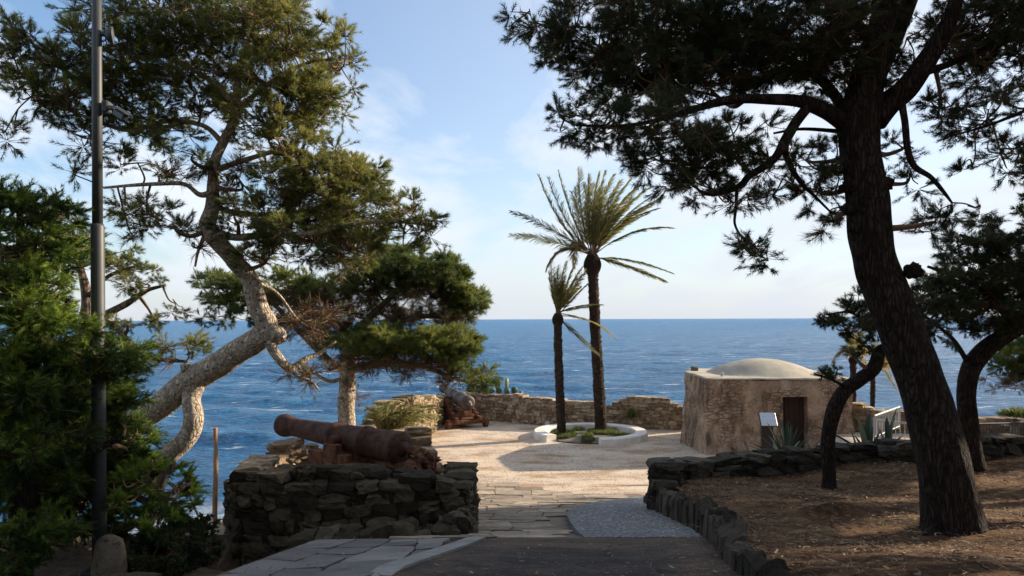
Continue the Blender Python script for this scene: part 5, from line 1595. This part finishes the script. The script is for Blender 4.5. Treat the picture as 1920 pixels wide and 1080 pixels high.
SC = [(770, 498, 17.2, 95, 30, 1.6, 2.0, ''), (700, 520, 17.2, 70, 35, 1.4, 1.6, ''), (820, 510, 17.3, 60, 32, 1.3, 1.6, ''), (872, 560, 17.4, 38, 34, .9, 1.9, 'lit'), (845, 535, 17.4, 45, 30, 1.0, 1.4, ''), (770, 545, 17.3, 80, 32, 1.2, 1.2, 'bare'), (840, 590, 17.3, 60, 22, .8, 1.1, 'bare'), (700, 575, 17.2, 60, 30, .9, 1.0, 'bare'), (790, 585, 17.1, 80, 22, .9, 1.5, 'bare'),
      (620, 535, 17.0, 60, 22, 1.1, 1.8, 'lit'), (545, 530, 17.0, 60, 26, 1.0, 1.2, 'lit'), (460, 550, 17.0, 60, 25, .9, 1.3, 'lit'), (410, 530, 17.0, 45, 28, .8, 1.3, ''), (430, 585, 17.0, 50, 20, .7, .8, ''), (610, 580, 16.9, 90, 30, .9, 1.6, 'bare'), (540, 600, 16.9, 60, 25, .8, .8, 'bare'),
      (720, 632, 16.4, 100, 24, 1.1, 2.3, 'lit'), (820, 640, 16.4, 75, 30, 1.0, 2.4, 'lit'), (650, 630, 16.7, 60, 25, .9, 1.3, 'lit'), (855, 675, 16.5, 36, 22, .8, 1.6, 'lit'), (900, 705, 16.4, 22, 20, .5, 1.8, 'lit'), (600, 625, 16.8, 60, 28, .9, .9, 'bare'),
      (770, 678, 16.5, 110, 18, .8, 1.8, 'bare'), (870, 640, 16.4, 34, 26, .7, 1.5, 'lit'), (680, 665, 16.7, 60, 18, .7, 1.0, 'bare'), (850, 705, 16.5, 50, 12, .6, .9, 'bare'), (660, 730, 16.9, 35, 12, .4, .5, 'bare'), (560, 560, 17, 60, 30, .9, 1.0, 'bare')]
build_tree('pine_tree', 'umbrella-shaped pine rising behind the rusty near cannon', 'pine tree', SP, SC, 'bark_pale', 'needle_green', 103, 'pines around the fort', pad=.3, tips=16, nn=14, nl=.10, nw=.0095, density=3.6, cones=30, trunk_rough=.12)

# --- big dark pine at the right
BP = [
 [(1795, 1040, 8.0, 150), (1790, 1005, 8.0, 118), (1782, 950, 8.0, 104), (1768, 860, 8.0, 92), (1740, 760, 8.05, 84), (1705, 660, 8.1, 80), (1672, 570, 8.15, 78), (1645, 500, 8.2, 76), (1632, 440, 8.25, 78), (1628, 380, 8.3, 76), (1618, 320, 8.35, 72), (1612, 260, 8.4, 74), (1614, 210, 8.4, 74), (1628, 140, 8.4, 60), (1648, 60, 8.4, 46), (1675, -30, 8.5, 38), (1690, -140, 8.6, 22)],
 [(1612, 250, 8.4, 40), (1585, 232, 8.4, 34), (1548, 208, 8.3, 28), (1500, 190, 8.2, 24), (1440, 186, 8.1, 20), (1380, 186, 8.0, 17), (1330, 196, 8.0, 14), (1270, 215, 7.9, 10), (1180, 235, 7.9, 7), (1080, 235, 7.9, 4)],
 [(1515, 200, 8.2, 20), (1492, 230, 8.2, 20), (1473, 262, 8.1, 19), (1450, 300, 8.0, 15), (1405, 330, 7.9, 13), (1385, 350, 7.9, 12), (1330, 365, 7.8, 6), (1290, 340, 7.8, 4)],
 [(1473, 262, 8.1, 15), (1475, 295, 8.2, 12), (1500, 340, 8.4, 9), (1530, 370, 8.6, 6), (1560, 400, 8.7, 4)],
 [(1382, 350, 7.9, 7), (1380, 390, 7.9, 6), (1378, 420, 7.9, 5), (1392, 445, 7.9, 4), (1410, 455, 7.9, 3)],
 [(1640, 225, 8.4, 52), (1665, 195, 8.4, 46), (1700, 165, 8.3, 42), (1740, 110, 8.2, 36), (1775, 50, 8.1, 30), (1800, -20, 8.0, 22), (1830, -100, 8.0, 14)],
 [(1690, 190, 8.3, 14), (1697, 230, 8.2, 13), (1702, 280, 8.1, 12), (1715, 312, 8.1, 11), (1745, 332, 8.0, 9), (1768, 358, 8.0, 7), (1785, 380, 8.0, 4)],
 [(1625, 180, 8.4, 40), (1680, 60, 8.8, 34), (1730, -60, 9.0, 22)],
 [(1605, 240, 8.4, 22), (1540, 150, 8.6, 18), (1450, 100, 8.8, 14), (1340, 70, 9.0, 10), (1220, 60, 9.1, 6), (1080, 50, 9.2, 4)],
 [(1720, 140, 8.3, 16), (1780, 120, 8.6, 12), (1850, 90, 8.8, 9), (1960, 60, 9.0, 5)],
 [(1600, 250, 8.4, 10), (1560, 245, 8.6, 8), (1500, 242, 8.7, 6), (1450, 250, 8.8, 4)],
 [(1790, 975, 8.0, 52), (1745, 1010, 7.85, 30), (1708, 1026, 7.75, 10)],
 [(1800, 985, 7.9, 52), (1840, 1016, 7.75, 30), (1885, 1034, 7.65, 9)],
 [(1792, 990, 7.85, 46), (1785, 1030, 7.65, 26), (1765, 1052, 7.5, 8)],
 [(2010, 120, 8.4, 12), (1950, 190, 8.2, 8), (1880, 225, 8.1, 6), (1820, 245, 8.0, 4), (1780, 255, 8.0, 3)],
 [(1650, 100, 8.4, 20), (1560, 0, 8.2, 14), (1450, -60, 8.0, 10), (1300, -90, 7.8, 6)],
]
BC = [
 (1000, 28, 9.2, 55, 28, .6, .8, ''), (1060, 50, 9.1, 75, 50, .9, 1.7, ''), (1130, 80, 9.0, 90, 65, 1.1, 2.2, ''), (1230, 80, 8.9, 110, 80, 1.3, 2.6, ''), (1340, 70, 8.8, 110, 80, 1.3, 2.6, ''), (1450, 80, 8.6, 100, 70, 1.3, 2.5, ''), (1540, 70, 8.5, 90, 80, 1.3, 2.4, ''),
 (1230, 140, 8.6, 90, 50, 1.0, 1.6, ''), (1330, 150, 8.6, 60, 40, .9, 1.2, ''), (1060, 215, 7.9, 50, 28, .5, 1.1, ''), (1130, 225, 7.9, 80, 38, .8, 1.5, ''), (1220, 240, 7.9, 90, 48, .9, 1.6, ''), (1300, 290, 7.8, 90, 50, .9, 1.8, ''), (1230, 290, 7.8, 70, 30, .7, .9, ''), (1370, 265, 8.0, 80, 45, .9, 1.5, ''), (1340, 345, 7.8, 80, 32, .7, 1.4, ''), (1440, 280, 8.1, 50, 50, .7, .8, ''),
 (1540, 350, 8.8, 45, 35, .6, 1.3, 'lit'), (1580, 385, 8.9, 32, 32, .5, 1.0, 'lit'), (1530, 290, 8.9, 55, 40, .7, .8, ''), (1570, 310, 9.0, 40, 40, .6, .8, ''), (1480, 330, 8.6, 50, 35, .6, .7, ''), (1560, 410, 8.9, 40, 14, .4, .6, 'bare'),
 (1415, 465, 7.9, 50, 20, .35, 1.2, ''), (1385, 450, 7.9, 30, 14, .3, .5, ''), (1440, 485, 7.9, 30, 12, .3, .5, ''),
 (1620, 50, 8.6, 80, 70, 1.2, 1.2, ''), (1600, 140, 8.7, 70, 50, .9, 1.0, ''), (1780, 60, 8.8, 100, 55, 1.2, 1.1, ''), (1860, 40, 8.8, 90, 60, 1.2, 1.4, ''), (1850, 110, 8.7, 80, 40, .9, .9, ''), (1910, 90, 8.7, 60, 60, .9, 1.0, ''),
 (1760, 190, 8.6, 60, 35, .7, .8, ''), (1840, 220, 8.1, 70, 35, .5, .9, ''), (1880, 280, 8.1, 60, 40, .5, .9, ''), (1870, 170, 8.4, 70, 30, .6, .8, ''), (1820, 310, 8.2, 30, 20, .4, .3, ''),
 (1785, 390, 8.0, 50, 24, .4, 1.0, ''), (1750, 410, 8.0, 45, 20, .4, .6, ''), (1700, 330, 8.7, 40, 35, .5, .7, ''), (1690, 270, 8.8, 35, 30, .5, .5, ''), (1830, 385, 8.1, 30, 14, .3, .5, ''),
 (1250, -70, 8.6, 170, 80, 1.8, 1.0, ''), (1500, -90, 8.4, 180, 90, 2.0, 1.1, ''), (1750, -110, 8.4, 190, 100, 2.0, 1.1, ''), (1980, -40, 8.6, 130, 120, 1.6, 1.0, ''), (2050, 150, 8.8, 100, 90, 1.2, .8, ''), (1080, -60, 8.9, 110, 50, 1.1, .9, ''),
]
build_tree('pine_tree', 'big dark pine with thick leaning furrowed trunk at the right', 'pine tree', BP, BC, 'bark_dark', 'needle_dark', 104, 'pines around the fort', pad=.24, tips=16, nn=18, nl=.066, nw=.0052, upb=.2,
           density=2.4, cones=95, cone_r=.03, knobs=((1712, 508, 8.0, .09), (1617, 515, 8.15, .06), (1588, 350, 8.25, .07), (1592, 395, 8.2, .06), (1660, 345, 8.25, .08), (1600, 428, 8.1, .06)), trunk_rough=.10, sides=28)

# --- second pine at right, behind
RP = [[(1822, 880, 13.5, 50), (1818, 820, 13.5, 38), (1813, 740, 13.5, 33), (1822, 690, 13.5, 34), (1848, 655, 13.5, 34), (1885, 628, 13.5, 32), (1925, 600, 13.5, 30), (1980, 540, 13.5, 24)],
      [(1815, 680, 13.5, 10), (1790, 640, 13.4, 8), (1760, 612, 13.3, 6), (1730, 590, 13.2, 5)],
      [(1900, 615, 13.5, 12), (1860, 560, 13.4, 10), (1800, 520, 13.3, 8), (1740, 500, 13.2, 5)],
      [(1930, 580, 13.5, 14), (1900, 500, 13.4, 10), (1850, 460, 13.3, 8), (1800, 440, 13.3, 5)]]
RC = [(1870, 440, 13.4, 75, 30, 1.0, 1.1, ''), (1800, 455, 13.3, 50, 30, .8, .9, ''), (1910, 480, 13.5, 60, 50, 1.1, 1.5, ''), (1830, 500, 13.3, 90, 35, 1.1, 1.4, ''), (1760, 510, 13.2, 50, 25, .7, .9, ''), (1760, 560, 13.2, 65, 38, 1.0, 1.3, ''), (1850, 560, 13.4, 90, 42, 1.2, 1.8, ''), (1920, 560, 13.5, 60, 55, 1.1, 1.8, ''),
      (1780, 610, 13.2, 50, 25, .8, .8, ''), (1880, 610, 13.4, 60, 20, .8, 1.2, ''), (1860, 400, 13.4, 40, 20, .6, .5, ''), (2000, 480, 13.5, 80, 90, 1.2, 1.3, ''), (1730, 545, 13.2, 30, 40, .6, .8, ''), (1870, 520, 13.3, 60, 14, .6, .6, 'bare')]
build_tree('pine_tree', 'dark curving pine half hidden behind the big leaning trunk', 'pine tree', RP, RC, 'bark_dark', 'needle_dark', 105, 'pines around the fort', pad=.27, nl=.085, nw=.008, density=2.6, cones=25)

# --- little leaning pine
QP = [[(1554, 925, 12.5, 34), (1555, 890, 12.5, 24), (1552, 830, 12.5, 26), (1562, 775, 12.5, 28), (1582, 735, 12.5, 28), (1612, 712, 12.5, 26), (1638, 690, 12.4, 26), (1650, 660, 12.4, 22), (1668, 645, 12.3, 16), (1662, 615, 12.3, 10), (1635, 602, 12.3, 7), (1620, 620, 12.3, 5)],
      [(1640, 640, 12.4, 6), (1615, 600, 12.4, 5), (1590, 585, 12.4, 4), (1550, 590, 12.4, 3)],
      [(1590, 728, 12.5, 7), (1560, 712, 12.3, 5), (1530, 702, 12.2, 4)],
      [(1655, 640, 12.3, 8), (1680, 600, 12.2, 6), (1690, 570, 12.2, 4)]]
QC = [(1600, 565, 12.4, 45, 18, .6, .8, ''), (1540, 590, 12.4, 38, 16, .5, .8, ''), (1580, 605, 12.4, 50, 18, .5, .8, ''), (1640, 585, 12.4, 45, 30, .7, 1.0, ''), (1680, 590, 12.6, 50, 40, .8, 1.1, ''), (1530, 700, 12.2, 26, 12, .4, .8, ''), (1570, 690, 12.3, 28, 10, .3, .5, ''), (1620, 640, 12.5, 40, 24, .5, .5, ''), (1600, 660, 12.5, 25, 20, .4, .35, 'bare'), (1620, 600, 12.4, 40, 20, .5, .5, 'bare')]
build_tree('pine_tree', 'small thin pine bending right in front of the hut corner', 'pine tree', QP, QC, 'bark_dark', 'needle_dark', 106, 'pines around the fort', pad=.2, tips=13, nl=.075, nw=.0075, density=2.0, cones=15, sides=14, trunk_rough=.14)

# --- green pine crown entering at the right edge, farther away
EP = [[(1990, 830, 20.0, 30), (1985, 740, 20, 24), (1960, 680, 20, 16), (1930, 660, 20, 10)]]
EC = [(1900, 680, 20, 42, 30, 1.0, 1.8, ''), (1945, 660, 20, 50, 45, 1.2, 1.8, ''), (1890, 712, 20, 32, 18, .7, 1.2, 'bare'), (1925, 715, 20, 40, 16, .7, .8, 'bare')]
build_tree('pine_tree', 'low green pine crown entering at the right edge over the sea', 'pine tree', EP, EC, 'bark_mid', 'needle_green', 107, 'pines around the fort', pad=.3, nl=.1, nw=.011, density=2.4)

# --- feathery evergreen shrubs at the left
HP = [[(38, 1120, 7.55, 44), (40, 1010, 7.55, 40), (45, 850, 7.55, 50), (50, 700, 7.55, 40), (45, 560, 7.55, 30), (40, 440, 7.55, 16), (35, 380, 7.55, 8)],
      [(50, 800, 7.55, 26), (120, 730, 7.67, 18), (180, 690, 7.79, 10)],
      [(48, 700, 7.55, 22), (100, 620, 7.55, 14), (130, 560, 7.55, 8)],
      [(45, 900, 7.55, 26), (140, 860, 7.79, 18), (230, 820, 8.02, 10)]]
HC = [(30, 380, 7.55, 60, 38, .6, 1.3, ''), (85, 400, 7.67, 48, 36, .6, 1.2, ''), (40, 460, 7.43, 80, 50, .7, 1.5, 'lit'), (110, 450, 7.79, 32, 40, .5, 1.0, ''), (30, 545, 7.32, 80, 50, .7, 1.6, 'lit'), (85, 590, 7.32, 60, 40, .6, 1.4, 'lit'), (20, 640, 7.32, 70, 50, .7, 1.5, 'lit'),
      (120, 640, 7.67, 70, 45, .7, 1.5, ''), (190, 670, 7.91, 60, 40, .6, 1.3, ''), (235, 650, 8.02, 36, 22, .4, .8, ''), (50, 720, 7.43, 90, 60, .8, 1.7, ''), (150, 740, 8.6, 90, 60, .8, 1.7, ''), (225, 740, 8.8, 40, 50, .5, 1.2, ''),
      (60, 820, 7.43, 90, 55, .8, 1.6, ''), (150, 830, 8.7, 80, 50, .8, 1.6, ''), (235, 830, 8.9, 50, 50, .7, 1.5, ''), (60, 900, 7.79, 90, 45, .7, 1.2, ''), (150, 900, 8.9, 70, 40, .7, 1.2, ''), (40, 985, 7.4, 90, 40, .5, 1.1, ''), (130, 960, 8.7, 70, 36, .5, 1.1, ''), (10, 1040, 7.2, 50, 40, .4, .9, ''), (60, 770, 9.0, 90, 50, .6, 1.5, ''), (130, 810, 9.2, 90, 50, .6, 1.5, ''), (200, 860, 9.3, 70, 50, .5, 1.6, ''), (90, 890, 9.2, 100, 40, .5, 1.4, ''), (-60, 500, 7.67, 60, 140, .9, 1.0, ''), (-60, 780, 7.55, 60, 140, .9, 1.0, '')]
build_tree('evergreen_shrub', 'tall feathery bright green shrub filling the left edge', 'shrub', HP, HC, 'bark_dark', 'shrub', 108, 'feathery shrubs at the left', pad=.22, tips=15, tufts=5, nn=12, nl=.06, nw=.006, ang=.6, upb=.1, density=4.6, spray=True, droop=.12)
GP = [[(270, 990, 8.6, 30), (290, 930, 8.6, 22), (310, 890, 8.6, 14), (330, 870, 8.6, 8)], [(280, 960, 8.6, 16), (330, 920, 8.7, 10), (360, 905, 8.8, 6)]]
GC = [(300, 960, 8.6, 60, 30, .5, 1.2, ''), (250, 960, 8.8, 60, 30, .5, 1.0, ''), (170, 965, 8.8, 60, 24, .5, .8, ''), (280, 895, 8.6, 60, 28, .7, 1.4, 'lit'), (330, 905, 8.9, 36, 26, .6, 1.4, 'lit'), (250, 890, 8.9, 50, 30, .6, 1.3, ''), (270, 860, 8.9, 40, 24, .5, 1.0, ''), (325, 930, 8.9, 30, 18, .4, .9, ''), (220, 930, 8.9, 40, 18, .5, .8, '')]
build_tree('evergreen_shrub', 'low rounded sunlit shrub under the forked pale trunk', 'shrub', GP, GC, 'bark_mid', 'shrub', 109, 'feathery shrubs at the left', pad=.2, tips=14, tufts=5, nn=12, nl=.06, nw=.0065, ang=.6, density=3.0, spray=True)
KP = [[(330, 1120, 8.3, 30), (340, 1050, 8.3, 20), (350, 1000, 8.3, 10)]]
KC = [(300, 1050, 8.3, 60, 50, .6, 1.5, ''), (335, 1000, 8.7, 34, 34, .4, 1.7, ''), (335, 1020, 8.6, 50, 50, .5, 1.6, ''), (335, 1060, 8.3, 24, 30, .4, 1.4, ''), (260, 1060, 8.2, 36, 40, .5, 1.1, ''), (352, 985, 8.8, 20, 18, .3, 1.4, '')]
build_tree('evergreen_shrub', 'dense dark ivy-like bush between the boulder and the dark wall', 'shrub', KP, KC, 'bark_mid', 'needle_dark', 110, 'feathery shrubs at the left', pad=.16, tips=16, tufts=3, nn=9, nl=.045, nw=.018, ang=1.1, density=3.0)

# --- pines standing outside the frame to the right: their shade covers the path and bed
def shade_pine():
    P = catmull([(0, 0, 0), (.15, .1, 2), (.05, -.1, 4), (.2, 0, 6), (.1, .1, 8.4)], 6); R = np.linspace(.27, .07, len(P))
    limbs = [(P, R)]
    g = np.random.default_rng(77); cl = []
    for i in range(38):
        a = i * 2.4; z = 5.5 + 3.6 * (i / 38); r_ = (2.7 - .15 * abs(z - 7)) * g.uniform(.3, 1)
        cl.append((r_ * math.cos(a), r_ * math.sin(a), z, g.uniform(.8, 1.3), g.uniform(.8, 1.3), g.uniform(.45, .75), 1.0, ''))
    return limbs, cl
lb, cl = shade_pine()
sp = build_tree('pine_tree', 'pine standing beyond the right edge whose shade falls on the path', 'pine tree', lb, cl, 'bark_dark', 'needle_dark', 111, 'pines beyond the right edge', pad=.42, tips=14, tufts=3, nn=9, nl=.16, nw=.03, density=.9, world=True)
spots = [(17.2, 19.4, 1.3, 0), (15.3, 16.6, 1.3, 1.2), (13.0, 13.0, 1.4, 3.2), (15.6, 14.6, 1.35, 4.1), (20.5, 21.0, 1.3, 5.2), (13.5, 9.6, 1.6, .6), (11.5, 10.8, 1.4, 3.9), (14.0, 7.0, 1.8, 5.0), (12.2, 6.2, 2.2, 4.8)]
spots += [(x, y, float(ground_z(x, y)), x * 1.7 + y) for x, y in ((-6, -4), (-1.5, -6.5), (3.5, -4.5), (8, -3), (-10, -1.5), (-4, -11), (1, -12), (6, -10), (12, -7), (-9, -8), (10, 1), (-2.5, -17), (5, -17))]  # unseen pines added behind the viewpoint to keep sky light off the foreground
for i, (x, y, z, a) in enumerate(spots):
    if i == 0: o = sp; ch = []
    else:
        o = sp.copy(); COL.objects.link(o)
        for c in list(sp.children):
            d = c.copy(); COL.objects.link(d); d.parent = o
    if y < 2.5 and i:
        o['label'] = 'unseen pine added behind the viewpoint to darken the foreground'; o['group'] = 'pines behind the viewpoint'
    o.location = (x, y, z); o.rotation_euler = (0, 0, a); o.scale = (1, 1, .98 if i == 0 else .8 if (y > 15.9 and x > 11) else 1)
